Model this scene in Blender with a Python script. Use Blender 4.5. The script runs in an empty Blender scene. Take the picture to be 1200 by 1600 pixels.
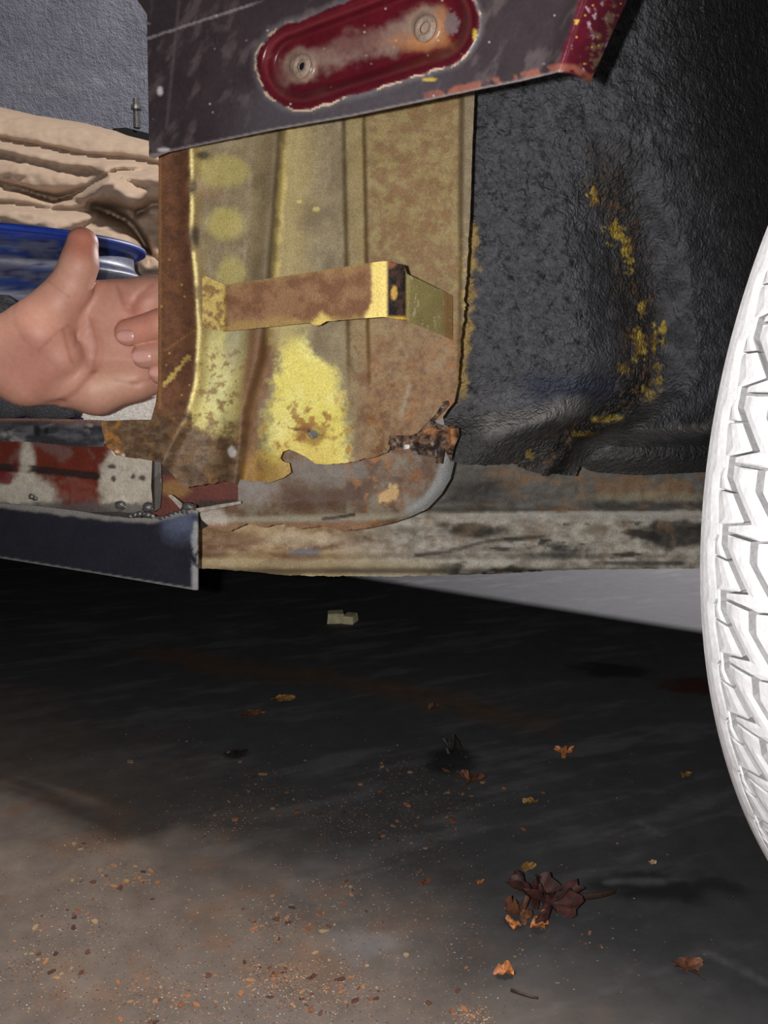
import bpy, bmesh, math, random
import numpy as np
from mathutils import Vector, Matrix
from mathutils.geometry import delaunay_2d_cdt
random.seed(7)
RNG = np.random.default_rng(11)
SC = bpy.context.scene
COL = SC.collection

# ------------------------------------------------------------------ camera, world, light, exposure
F, H, PITCH = 1364.0, 0.40, math.radians(10.0)
CT, ST = math.cos(PITCH), math.sin(PITCH)
cam_d = bpy.data.cameras.new('camera'); cam = bpy.data.objects.new('camera', cam_d); COL.objects.link(cam)
cam_d.sensor_fit = 'HORIZONTAL'; cam_d.sensor_width = 36.0; cam_d.lens = 36.0 * F / 1200.0
cam_d.clip_start = 0.01
cam.location = (0, 0, H); cam.rotation_euler = (math.pi / 2 - PITCH, 0, 0)
SC.camera = cam
w = bpy.data.worlds.new('garage_air'); SC.world = w; w.use_nodes = True
w.node_tree.nodes['Background'].inputs[0].default_value = (0.8, 0.85, 1.0, 1)
w.node_tree.nodes['Background'].inputs[1].default_value = 0.034
def lamp(name, kind, loc, power, color, size=None, aim=None, **kw):
    l = bpy.data.lights.new(name, kind); l.energy = power; l.color = color
    for k, v in kw.items(): setattr(l, k, v)
    o = bpy.data.objects.new(name, l); COL.objects.link(o); o.location = loc
    if aim is not None:
        o.rotation_euler = (Vector(aim) - Vector(loc)).to_track_quat('-Z', 'Y').to_euler()
    return o
# the phone's own flash, beside the lens
lamp('camera_flash', 'POINT', (-0.03, -0.005, H + 0.004), 15.5, (1.0, 0.985, 0.96), shadow_soft_size=0.004)
# garage ceiling lamp above the near side, and a lamp on the far side of the car
lamp('ceiling_lamp', 'AREA', (0.33, 0.385, 2.35), 50.0, (1.0, 0.94, 0.88), aim=(0.1, 0.6, 0), shape='RECTANGLE', size=0.5, size_y=0.12)
lamp('far_lamp', 'SPOT', (1.3, 3.3, 1.5), 420.0, (1.0, 0.97, 1.0), aim=(0.55, 1.75, 0), spot_size=math.radians(55), spot_blend=0.5, shadow_soft_size=0.05)
vs = SC.view_settings
vs.view_transform = 'Standard'; vs.look = 'None'; vs.gamma = 1.0; vs.use_curve_mapping = False; vs.exposure = 0.0

# ------------------------------------------------------------------ helpers
def lin(r, g, b):
    f = lambda c: (c / 255 / 12.92) if c / 255 <= 0.04045 else ((c / 255 + 0.055) / 1.055) ** 2.4
    return np.array([f(r), f(g), f(b)])
def ray(px, py):
    u = (np.asarray(px, float) - 600) / F; v = -(np.asarray(py, float) - 800) / F
    return u, CT + v * ST, -ST + v * CT
def W(px, py, Y):                                   # the point of a sight line at a depth of Y metres
    dx, dy, dz = ray(px, py); t = np.asarray(Y) / dy
    return np.stack(np.broadcast_arrays(dx * t, dy * t, H + dz * t), -1)
def G(px, py, z=0.0):                               # the point of a sight line at height z
    dx, dy, dz = ray(px, py); t = (z - H) / dz
    return np.stack(np.broadcast_arrays(dx * t, dy * t, H + dz * t), -1)
def plane(px, py, P0, deg):                         # depth of an upright plane through P0 turned by deg
    dx, dy, _ = ray(px, py); a = math.radians(deg); nx, ny = math.sin(a), math.cos(a)
    return dy * (nx * P0[0] + ny * P0[1]) / (nx * dx + ny * dy)
_T = RNG.random((256, 256))
def vn(x, y, seed=0):
    x = np.asarray(x, float) + seed * 17.31; y = np.asarray(y, float) + seed * 9.77
    i = np.floor(x).astype(int); j = np.floor(y).astype(int); fx = x - i; fy = y - j
    fx = fx * fx * (3 - 2 * fx); fy = fy * fy * (3 - 2 * fy)
    t = lambda a, b: _T[a % 256, b % 256]
    return (t(i, j) * (1 - fx) + t(i + 1, j) * fx) * (1 - fy) + (t(i, j + 1) * (1 - fx) + t(i + 1, j + 1) * fx) * fy
def fbm(x, y, s, o=4, seed=0, sy=None):
    r = 0; a = 1; tot = 0; sy = sy or s
    X = np.asarray(x, float) / s; Y = np.asarray(y, float) / sy
    for k in range(o):
        q = 0.6 + 1.9 * k; cs, sn = math.cos(q), math.sin(q)
        r = r + a * vn((X * cs + Y * sn) * 2 ** k, (Y * cs - X * sn) * 2 ** k, seed + k); tot += a; a *= 0.6
    return r / tot
def ss(a, b, x):
    t = np.clip((x - a) / (b - a), 0, 1); return t * t * (3 - 2 * t)
def mix(c, d, m):
    m = np.clip(np.asarray(m), 0, 1)[..., None]; return c * (1 - m) + np.asarray(d) * m
def blob(x, y, cx, cy, rx, ry, soft=0.4, rag=0.0, seed=0, s=14):
    d = np.sqrt(((x - cx) / rx) ** 2 + ((y - cy) / ry) ** 2)
    if rag: d = d + rag * (fbm(x, y, s, 4, seed) - 0.5) * 2
    return 1 - ss(1 - soft, 1 + soft * 0.4, d)
def seg(x, y, pts):                                 # distance to a polyline and how far along it
    best = np.full(np.shape(x), 1e9)
    for (ax, ay), (bx, by) in zip(pts[:-1], pts[1:]):
        L = (bx - ax) ** 2 + (by - ay) ** 2
        t = np.clip(((x - ax) * (bx - ax) + (y - ay) * (by - ay)) / L, 0, 1)
        best = np.minimum(best, np.hypot(x - ax - t * (bx - ax), y - ay - t * (by - ay)))
    return best
def ip(v, pts): return np.interp(v, [p[0] for p in pts], [p[1] for p in pts])
def inside(px, py, poly):
    poly = np.asarray(poly); r = np.zeros(px.shape, bool)
    for (x0, y0), (x1, y1) in zip(poly, np.roll(poly, -1, 0)):
        if y0 == y1: continue
        c = ((y0 > py) != (y1 > py)) & (px < (x1 - x0) * (py - y0) / (y1 - y0) + x0); r ^= c
    return r
def resample(poly, step, rag=0.0, seed=0):
    out = []; n = len(poly)
    for k in range(n):
        a = np.array(poly[k][:2], float); b = np.array(poly[(k + 1) % n][:2], float)
        rg = poly[k][2] if len(poly[k]) > 2 else rag
        m = max(1, int(round(np.linalg.norm(b - a) / step))); d = (b - a) / (np.linalg.norm(b - a) + 1e-9); nrm = np.array([d[1], -d[0]])
        for i in range(m):
            p = a + (b - a) * i / m
            if rg and i: p = p + nrm * rg * 2 * (fbm(p[0] + 31, p[1] + 7, 9, 3, seed) - 0.5)
            out.append(p)
    return np.array(out)
def link(name, me, parent=None, mat=None):
    o = bpy.data.objects.new(name, me); COL.objects.link(o)
    if parent is not None: o.parent = parent
    if mat: me.materials.append(mat)
    return o
def make_mesh(name, V, Fc, C=None, smooth=True, R=None):
    me = bpy.data.meshes.new(name); me.from_pydata([tuple(v) for v in V], [], [tuple(f) for f in Fc]); me.update()
    if C is not None:
        at = me.color_attributes.new('Col', 'FLOAT_COLOR', 'POINT')
        C4 = np.ones((len(V), 4), np.float32); C4[:, :3] = np.clip(C, 0, 1); C4[:, 3] = 0.6 if R is None else R
        at.data.foreach_set('color', C4.ravel())
    if smooth: me.shade_smooth()
    return me
def sheet(name, outline, depth, color, parent, mat, step=4, holes=(), thick=0.0014, rag=0.0, rough=None, seed=0):
    """A piece of sheet metal (or cloth) with real depth, a traced edge and a thickness."""
    ob = resample(outline, step, rag, seed); hs = [resample(h, step, 0) for h in holes]
    x0, y0 = ob.min(0); x1, y1 = ob.max(0)
    gx, gy = np.meshgrid(np.arange(x0, x1, step), np.arange(y0, y1, step * 0.87)); gx = gx + (np.arange(gx.shape[0]) % 2 * step / 2)[:, None]
    gx = gx.ravel(); gy = gy.ravel(); k = inside(gx, gy, ob); gx, gy = gx[k], gy[k]
    bnd = np.concatenate([ob] + hs)
    ok = np.ones(len(gx), bool)
    cell = {}
    for bx, by in bnd: cell.setdefault((int(bx // step), int(by // step)), []).append((bx, by))
    for n in range(len(gx)):
        ci, cj = int(gx[n] // step), int(gy[n] // step)
        for a in (-1, 0, 1):
            for b in (-1, 0, 1):
                for q in cell.get((ci + a, cj + b), ()):
                    if (q[0] - gx[n]) ** 2 + (q[1] - gy[n]) ** 2 < (0.55 * step) ** 2: ok[n] = False
    pts = np.concatenate([bnd, np.stack([gx[ok], gy[ok]], 1)])
    edges = []; s0 = 0
    for b in [ob] + hs:
        m = len(b); edges += [(s0 + i, s0 + (i + 1) % m) for i in range(m)]; s0 += m
    r = delaunay_2d_cdt([Vector(p) for p in pts], edges, [], 0, 1e-5)
    P = np.array([tuple(v) for v in r[0]]); T = np.array([f for f in r[2] if len(f) == 3])
    c = P[T].mean(1); keep = inside(c[:, 0], c[:, 1], ob)
    for h in hs: keep &= ~inside(c[:, 0], c[:, 1], h)
    T = T[keep]
    a = P[T[:, 1]] - P[T[:, 0]]; b = P[T[:, 2]] - P[T[:, 0]]
    fl = (a[:, 0] * b[:, 1] - a[:, 1] * b[:, 0]) > 0; T[fl] = T[fl][:, ::-1]      # face the viewer's side
    px, py = P[:, 0], P[:, 1]; Y = depth(px, py); V = W(px, py, Y); B = V + np.array([0, thick, 0])
    C = color(px, py); n = len(P)
    from collections import Counter
    E = Counter(); 
    for t in T.tolist():
        for i, j in ((t[0], t[1]), (t[1], t[2]), (t[2], t[0])): E[(i, j)] += 1
    be = [e for e in E if (e[1], e[0]) not in E]
    Vs = [V, B]; Fs = T.tolist() + (T[:, ::-1] + n).tolist(); Cs = [C, C]
    idx = 2 * n; wv = []; wc = []
    for i, j in be:
        wv += [V[i], V[j], B[j], B[i]]; wc += [C[i], C[j], C[j], C[i]]
        Fs.append([idx + 1, idx, idx + 3, idx + 2]); idx += 4
    V2 = np.concatenate(Vs + [np.array(wv)]); C2 = np.concatenate(Cs + [np.array(wc)])
    R2 = None
    if rough is not None:
        rr = rough(px, py); R2 = np.concatenate([rr, rr, np.full(len(wv), 0.6)])
    return link(name, make_mesh(name, V2, Fs, C2, True, R2), parent, mat)
def tag(o, label=None, cat=None, group=None, kind=None):
    for k, v in (('label', label), ('category', cat), ('group', group), ('kind', kind)):
        if v: o[k] = v
    return o
def empty(name, loc, label, cat, group=None):
    o = bpy.data.objects.new(name, None); COL.objects.link(o); o.location = loc; o.empty_display_size = 0.05
    return tag(o, label, cat, group)

# ------------------------------------------------------------------ materials
def mat(name, base=None, rough=0.6, bump=0.2, bscale=900, var=0.35, vscale=500, spec=0.5, metal=0.0, sss=0.0, pebble=None, rattr=False, dist=0.001):
    """Principled surface; base None reads the mesh's own paint, otherwise one colour. Noise gives grain and relief."""
    m = bpy.data.materials.new(name); m.use_nodes = True; nt = m.node_tree; N = nt.nodes; L = nt.links; bs = N['Principled BSDF']
    tc = N.new('ShaderNodeTexCoord')
    if base is None:
        src = N.new('ShaderNodeAttribute'); src.attribute_name = 'Col'; csock = src.outputs['Color']
        if rattr: L.new(src.outputs['Alpha'], bs.inputs['Roughness'])
    else:
        src = N.new('ShaderNodeRGB'); src.outputs[0].default_value = (*base, 1); csock = src.outputs[0]
    n1 = N.new('ShaderNodeTexNoise'); n1.inputs['Scale'].default_value = vscale; n1.inputs['Detail'].default_value = 6; n1.inputs['Roughness'].default_value = 0.65
    L.new(tc.outputs['Object'], n1.inputs['Vector'])
    mr = N.new('ShaderNodeMapRange'); mr.inputs[1].default_value = 0.3; mr.inputs[2].default_value = 0.7; mr.inputs[3].default_value = 1 - var; mr.inputs[4].default_value = 1 + var
    L.new(n1.outputs['Fac'], mr.inputs[0])
    mx = N.new('ShaderNodeMix'); mx.data_type = 'RGBA'; mx.blend_type = 'MULTIPLY'; mx.inputs[0].default_value = 1
    L.new(csock, mx.inputs[6]); L.new(mr.outputs[0], mx.inputs[7]); L.new(mx.outputs[2], bs.inputs['Base Color'])
    if not rattr: bs.inputs['Roughness'].default_value = rough
    bs.inputs['Metallic'].default_value = metal
    bs.inputs['Specular IOR Level'].default_value = spec
    if sss: 
        bs.inputs['Subsurface Weight'].default_value = sss; bs.inputs['Subsurface Radius'].default_value = (0.006, 0.002, 0.001); bs.inputs['Subsurface Scale'].default_value = 1.0
    n2 = N.new('ShaderNodeTexNoise'); n2.inputs['Scale'].default_value = bscale; n2.inputs['Detail'].default_value = 4
    L.new(tc.outputs['Object'], n2.inputs['Vector']); hs = n2.outputs['Fac']
    if pebble:
        vo = N.new('ShaderNodeTexVoronoi'); vo.feature = 'SMOOTH_F1'; vo.inputs['Scale'].default_value = pebble; vo.inputs['Smoothness'].default_value = 0.6
        nz = N.new('ShaderNodeTexNoise'); nz.inputs['Scale'].default_value = pebble * 0.5; L.new(tc.outputs['Object'], nz.inputs['Vector'])
        va = N.new('ShaderNodeMix'); va.data_type = 'RGBA'; va.inputs[0].default_value = 0.02; L.new(tc.outputs['Object'], va.inputs[6]); L.new(nz.outputs['Color'], va.inputs[7])
        L.new(va.outputs[2], vo.inputs['Vector'])
        ad = N.new('ShaderNodeMath'); ad.operation = 'MULTIPLY_ADD'; ad.inputs[1].default_value = 0.6; L.new(n2.outputs['Fac'], ad.inputs[2]); L.new(vo.outputs['Distance'], ad.inputs[0]); hs = ad.outputs[0]
    bp = N.new('ShaderNodeBump'); bp.inputs['Strength'].default_value = bump; bp.inputs['Distance'].default_value = dist
    L.new(hs, bp.inputs['Height']); L.new(bp.outputs['Normal'], bs.inputs['Normal'])
    return m
M = {}
M['rust'] = mat('rusted_paint', rough=0.6, bump=0.4, bscale=800, var=0.30, vscale=850, spec=0.35)
M['skin_panel'] = mat('bare_panel', rattr=True, bump=0.1, bscale=600, var=0.15, vscale=350, spec=0.45)
M['underseal'] = mat('black_underseal', rough=0.46, bump=0.8, bscale=420, var=0.22, vscale=260, spec=0.5, pebble=150, dist=0.005)
M['sill'] = mat('primed_steel', rattr=True, bump=0.25, bscale=500, var=0.2, vscale=400, spec=0.45)
M['steel'] = mat('bare_steel', base=tuple(lin(150, 148, 145)), rough=0.35, metal=0.8, bump=0.3, bscale=600)
M['weld'] = mat('burnt_weld', base=tuple(lin(95, 92, 92)), rough=0.4, metal=0.5, bump=0.6, bscale=500)
M['tread'] = mat('dusty_tread_rubber', base=tuple(lin(208, 207, 210)), rough=0.75, bump=0.35, bscale=260, var=0.12, vscale=160, spec=0.3)
M['rubber'] = mat('groove_rubber', base=tuple(lin(146, 144, 146)), rough=0.8, bump=0.3, bscale=300, var=0.2)
M['rim'] = mat('wheel_steel', base=tuple(lin(110, 110, 112)), rough=0.5, metal=0.4)
M['skin'] = mat('hand_skin', rough=0.48, bump=0.22, bscale=900, var=0.07, vscale=250, spec=0.4, sss=0.15)
M['nail'] = mat('finger_nail', base=tuple(lin(214, 160, 150)), rough=0.25, bump=0.03, var=0.04, spec=0.5)
M['wool'] = mat('dark_grey_wool', base=tuple(lin(86, 86, 90)), rough=0.95, bump=1.0, bscale=900, var=0.6, vscale=700, spec=0.1, dist=0.002)
M['canvas'] = mat('brown_canvas', base=tuple(lin(188, 166, 147)), rough=0.9, bump=0.15, bscale=500, var=0.1, vscale=60, spec=0.15)
M['drum'] = mat('scratched_blue_paint', rough=0.45, bump=0.15, bscale=200, var=0.15, vscale=150)
M['white'] = mat('white_card', base=tuple(lin(225, 222, 215)), rough=0.8, bump=0.05)
M['vinyl'] = mat('grained_black_vinyl', rough=0.42, bump=0.7, bscale=300, var=0.12, vscale=40, spec=0.5, pebble=85, dist=0.004)
M['black'] = mat('black_plastic', base=tuple(lin(22, 22, 24)), rough=0.5)
M['concrete'] = mat('dirty_concrete', rough=0.8, bump=0.3, bscale=160, var=0.18, vscale=45, spec=0.25)
M['leaf'] = mat('dead_leaf', rough=0.6, bump=0.4, bscale=500, var=0.3, vscale=200)
M['flake'] = mat('rust_flake', rough=0.6, bump=0.4, bscale=900, var=0.3, vscale=300)
M['shadow_floor_pan'] = mat('floor_pan_steel', base=tuple(lin(60, 58, 56)), rough=0.7)

# ------------------------------------------------------------------ setting: floor
def build_floor():
    nx, ny = 420, 560
    xs = np.linspace(-1, 1, nx); ys = np.linspace(0, 1, ny)
    X, Yy = np.meshgrid(np.sign(xs) * (np.abs(xs) * 0.8 + np.abs(xs) ** 5 * 3.2), 0.25 + ys * 1.6 + ys ** 6 * 4.2 - 0.0)
    Yy[0] = -1.5
    x, y = X.ravel(), Yy.ravel()
    c = mix(np.tile(lin(72, 71, 72), (len(x), 1)), lin(54, 54, 55), fbm(x, y, 0.25, 5, 1))
    c = mix(c, lin(88, 86, 88), 0.8 * ss(0.5, 0.75, fbm(x + y * 0.9, y * 1.4 - x * .6, 0.12, 5, 3, .035)))
    # brown rust dust swept over the near left corner
    dx = fbm(x, y, 0.12, 4, 5)
    br = ss(0.08, -0.25, x + (y - 0.65) * 0.9 + (dx - 0.5) * 0.25) * ss(1.0, 0.72, y + x * 0.25)
    c = mix(c, lin(104, 92, 84), 0.75 * br)
    c = mix(c, lin(108, 82, 64), 0.5 * br * ss(0.56, 0.7, fbm(x, y, 0.03, 4, 6)))
    c = mix(c, lin(118, 106, 96), 0.35 * br * ss(0.5, 0.7, fbm(x, y, 0.06, 3, 26)))
    # rusty streak and oil stains
    pt = lambda *q: [tuple(G(a, b)[:2]) for a, b in q]
    c = mix(c, lin(88, 66, 48), 0.75 * ss(0.05, 0.0, seg(x, y, pt((250, 1025), (600, 1075), (830, 1125))) + (fbm(x, y, 0.05, 3, 8) - 0.4) * 0.06))
    for (a, b, rx, ry) in ((955, 1047, 0.055, 0.03), (1085, 1072, 0.04, 0.03), (1030, 1385, 0.06, 0.02), (700, 1190, 0.03, 0.03), (370, 1178, 0.014, 0.012)):
        p = G(a, b); c = mix(c, lin(28, 27, 28) if a != 1085 else lin(62, 26, 22), 0.85 * blob(x, y, p[0], p[1], rx, ry, 0.5, 0.5, 9, 0.02))
    for (a, b, a2, b2, wd) in ((1105, 1490, 1200, 1535, 0.008), (950, 1378, 1060, 1375, 0.008), (1000, 1285, 1035, 1305, 0.004), (540, 1465, 600, 1480, 0.03)):
        q = pt((a, b), (a2, b2)); c = mix(c, lin(110, 108, 110), 0.5 * ss(wd, 0, seg(x, y, q) + (fbm(x, y, 0.015, 3, 10) - 0.4) * wd * 1.5))
    V = np.stack([x, y, np.zeros_like(x)], 1)
    I = np.arange(nx * ny).reshape(ny, nx)
    Fc = np.stack([I[:-1, :-1].ravel(), I[:-1, 1:].ravel(), I[1:, 1:].ravel(), I[1:, :-1].ravel()], 1)
    o = link('floor', make_mesh('floor', V, Fc.tolist(), c), None, M['concrete']); tag(o, kind='structure')
build_floor()
def slab(name, x0, x1, y0, y1, z0, z1, m, parent=None):
    V = [(x, y, z) for z in (z0, z1) for y in (y0, y1) for x in (x0, x1)]
    me = make_mesh(name, V, [(0, 2, 3, 1), (4, 5, 7, 6), (0, 1, 5, 4), (2, 6, 7, 3), (0, 4, 6, 2), (1, 3, 7, 5)], None, False)
    return link(name, me, parent, m)
M['wall'] = mat('grey_wall_paint', base=tuple(lin(120, 120, 124)), rough=0.9)
wl = slab('wall_back', -3.8, 4.0, 5.9, 6.0, 0, 2.6, M['wall']); tag(wl, kind='structure')

# ------------------------------------------------------------------ the car
car = empty('car', (0, 0, 0), 'rusty old car with the lower quarter panel cut away above its sill', 'car')

# --- outer quarter panel with the lamp recess pressed into it
SK0, SKA = (-0.171, 0.640), 33.0
A0, A1 = np.array([470., 103.]), np.array([674., 33.]); 
def capsule(x, y):
    t = np.clip(((x - A0[0]) * (A1 - A0)[0] + (y - A0[1]) * (A1 - A0)[1]) / ((A1 - A0) ** 2).sum(), 0, 1)
    return np.hypot(x - A0[0] - t * (A1 - A0)[0], y - A0[1] - t * (A1 - A0)[1]) * 1.11 - 2 * (1 - t) - 9 * t, t
def lipx(y): return 908 - (y / 110.) * 36
def skin_depth(x, y):
    Y = plane(x, y, SK0, SKA)
    d, t = capsule(x, y)
    Y = Y + 0.011 * ss(66, 40, d) - 0.0012 * np.exp(-((d - 70) / 5) ** 2)
    for p in ((470, 103), (665, 42)):
        r = np.hypot(x - p[0], (y - p[1]) * 0.9)
        Y = Y - 0.003 * ss(24, 14, r) + 0.0025 * ss(13, 8, r)
    e = (x - lipx(y)) / 60.0
    Y = Y + 0.03 * np.clip(e, 0, 2) ** 2 - 0.004 * np.exp(-(e / 0.25) ** 2)
    Y = Y + 0.0008 * (fbm(x, y, 60, 3, 2) - 0.5)
    return Y
def skin_color(x, y):
    n = fbm(x, y, 30, 5, 1)
    c = mix(np.tile(lin(62, 52, 56), (len(x), 1)), lin(47, 39, 43), n)
    c = mix(c, lin(92, 80, 82), 0.7 * ss(0.55, 0.75, fbm(x + 0.6 * y, y - 0.6 * x, 22, 4, 3, 60)))
    c = mix(c, lin(88, 84, 90), 0.5 * ss(80, 30, np.abs(y - (205 - 0.2 * (x - 350)))) * ss(330, 420, x) * ss(800, 600, x))
    ln = np.abs((y - 60) + (x - 230) * 0.325)
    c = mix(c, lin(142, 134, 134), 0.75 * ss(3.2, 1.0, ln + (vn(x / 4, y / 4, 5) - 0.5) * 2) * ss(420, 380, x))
    c = mix(c, lin(110, 100, 102), 0.35 * ss(4, 0, seg(x, y, [(280, 0), (260, 200)])) )
    d, t = capsule(x, y); rag = (fbm(x, y, 18, 3, 8) - 0.5) * 8
    c = mix(c, lin(110, 104, 108), 0.7 * ss(88, 72, d + rag))
    mar = ss(75, 72, d + rag * 1.2)
    m = mix(np.tile(lin(92, 20, 32), (len(x), 1)), lin(70, 16, 25), fbm(x, y, 25, 4, 9))
    m = mix(m, lin(150, 60, 70), 0.35 * ss(6, 0, np.abs(d - 58)))
    g = blob(x, y, 560, 75, 115, 30, 0.8, 0.5, 12, 30)
    ang = (y - 72) + (x - 565) * 0.33
    m = mix(m, lin(140, 118, 108), 0.75 * ss(34, 6, np.abs(ang) + (fbm(x, y, 25, 4, 13) - 0.5) * 45) * ss(420, 470, x) * ss(705, 690, x) * (1 - 0.5 * blob(x, y, 540, 60, 55, 28, 0.6, 0.4, 20)))
    for p, r in (((470, 103), 30), ((665, 42), 40)):
        q = np.hypot(x - p[0], y - p[1])
        m = mix(m, lin(150, 128, 112), 0.85 * ss(r, r * 0.5, q + (fbm(x, y, 12, 3, 15) - 0.5) * 14))
        m = mix(m, lin(96, 78, 66), 0.7 * ss(3.5, 1, np.abs(q - 16)))
        m = mix(m, lin(165, 148, 132), 0.7 * ss(5, 2, np.abs(q - 10)))
    m = mix(m, lin(165, 112, 72), 0.85 * blob(x, y, 655, 66, 52, 17, 0.8, 0.4, 17) )
    m = mix(m, lin(165, 112, 72), 0.7 * blob(x, y, 690, 40, 14, 32, 0.8, 0.4, 18) )
    m = mix(m, lin(112, 98, 98), 0.9 * blob(x, y, 705, 36, 11, 20, 0.3, 0.8, 19, 6))
    c = mix(c, m, mar)
    c = mix(c, lin(205, 180, 160), 0.9 * ss(2.6, 1.0, np.abs(d + rag * 1.2 - 75)) * ss(0.4, 0.55, fbm(x, y, 14, 2, 21)) * ss(20, 60, y + 40 * (x > 600)))
    c = mix(c, lin(190, 165, 70), 0.9 * (blob(x, y, 741, 56, 4, 11, .4, .5, 3) + blob(x, y, 672, 124, 16, 4, .4, .5, 4)))
    e = (x - lipx(y))
    lip = ss(-6, 0, e + (fbm(x, y, 8, 3, 22) - 0.5) * 5)
    lc = mix(np.tile(lin(100, 24, 42), (len(x), 1)), lin(70, 20, 32), fbm(x, y, 14, 4, 23))
    lc = mix(lc, lin(120, 95, 75), ss(0.52, 0.62, fbm(x, y, 9, 4, 24)) * ss(20, 50, e) * 0.9)
    lc = mix(lc, lin(205, 165, 60), ss(0.77, 0.80, fbm(x, y, 9, 3, 25)))
    lc = mix(lc, lin(205, 180, 195), 0.7 * ss(0.70, 0.78, fbm(x, y, 10, 3, 29, 22)))
    c = mix(c, lc, lip)
    be = skin_bottom(x)
    c = mix(c, lin(150, 90, 75), 0.8 * ss(9, 3, np.abs(be - y - 7)) * ss(620, 700, x) * ss(0.4, 0.5, fbm(x, y, 22, 3, 31)))
    c = mix(c, lin(140, 130, 130), 0.8 * ss(4, 1, be - y) * (x < 880))
    c = mix(c, lin(195, 190, 190), 0.9 * (blob(x, y, 250, 142, 5, 8, .3) + blob(x, y, 256, 234, 11, 4, .4)))
    c = mix(c, lin(185, 180, 180), 0.8 * ss(0.965, 0.985, vn(x / 3.3, y / 3.3, 40)))
    return c
def skin_bottom(x): return ip(x, [(228, 245), (300, 229), (420, 204), (545, 182), (660, 158), (740, 141), (820, 125), (872, 112), (898, 114), (922, 129)])
def skin_rough(x, y):
    d, t = capsule(x, y); r = np.full(len(x), 0.5); r = np.where(d < 74, 0.3, r); r = np.where(x > lipx(y), 0.28, r); return r
out = [(226, -140), (229, -40), (231, 120), (233, 244), (240, 247)] + [(x, float(skin_bottom(x))) for x in (262, 300, 340, 380, 420, 460, 500, 545, 600, 660, 700, 740, 780, 820, 850, 872, 890, 905, 922)] + [(944, 80), (978, 5), (1000, -45), (1040, -140)]
qp = sheet('quarter_panel', out, skin_depth, skin_color, car, M['skin_panel'], step=3.0, thick=0.0016, rough=skin_rough,
           holes=[[(467, 101), (472, 96), (477, 98), (476, 105), (471, 110), (467, 108)]], rag=0.5)
qp['label'] = 'dark bare outer panel with maroon oval lamp recess'
def ring(name, px, py, Y, r, h, m, parent, n=20, face=None):
    c = W(px, py, Y); me = bpy.data.meshes.new(name); bm = bmesh.new()
    prof = [(r * 0.45, 0), (r * 0.5, h), (r * 0.8, h * 1.1), (r, h * 0.5), (r * 1.1, 0)]
    rows = [[bm.verts.new((math.cos(a) * q, -z, math.sin(a) * q)) for a in [2 * math.pi * i / n for i in range(n)]] for q, z in prof]
    for a, b in zip(rows[:-1], rows[1:]):
        for i in range(n): bm.faces.new((a[i], a[(i + 1) % n], b[(i + 1) % n], b[i]))
    bmesh.ops.recalc_face_normals(bm, faces=bm.faces); bm.to_mesh(me); bm.free(); me.shade_smooth()
    o = link(name, me, parent, m); o.location = c
    return o
M['washer'] = mat('worn_washer', base=tuple(lin(135, 115, 102)), rough=0.55, bump=0.3, bscale=800)
for px, py in ((471, 103), (664, 44)):
    o = ring('stud_washer', px, py, float(skin_depth(np.array([px + 15.]), np.array([py + 0.]))[0]) - 0.001, 0.0065, 0.0016, M['washer'], qp); o.rotation_euler = (0, 0, -math.radians(SKA))

# --- yellow rusted inner panel
IN0, INA = (-0.17, 0.665), 6.0
def ridge(y): return ip(y, [(150, 296), (300, 298), (360, 297), (430, 304), (520, 309), (600, 304), (650, 290), (700, 262), (760, 240)])
def crease(y): return ip(y, [(150, 447), (210, 438), (300, 432), (400, 424), (500, 416), (560, 408), (640, 385), (760, 372)])
def in_base(x, y):
    return plane(x, y, IN0, INA)
def in_depth(x, y):
    Y = in_base(x, y)
    r = ridge(y); e = r - x
    Y = Y + np.where(e > 0, 0.00025 * e, 0) - 0.010 * np.exp(-(e / 14.0) ** 2)
    k = x - crease(y)
    Y = Y + 0.012 * ss(-45, -6, k) * (1 - ss(-6, 9, k)) - 0.002 * np.exp(-((k - 14) / 10) ** 2)
    bx = 553 + (y - 200) * 0.02; fade = ss(640, 520, y)
    Y = Y - 0.006 * fade * ss(19, 12, np.abs(x - bx)) 
    Y = Y - 0.008 * ss(716, 724, x + (y - 400) * 0.01)
    # the foot flares towards the viewer at its bottom left
    fl = ss(560, 730, y) * ss(400, 300, x)
    Y = Y - 0.028 * fl
    Y = Y - 0.014 * ss(600, 720, y) * ss(390, 440, x) * ss(640, 560, x)
    Y = Y + 0.003 * (fbm(x, y, 45, 3, 4) - 0.5) + 0.0016 * (fbm(x, y, 12, 3, 5) - 0.5) * ss(560, 660, y)
    for cx, cy, r0 in ((301, 292, 9), (305, 372, 14)):
        Y = Y + 0.006 * np.exp(-((x - cx) / r0) ** 2 - ((y - cy) / (r0 * 1.4)) ** 2)
    return Y
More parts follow.
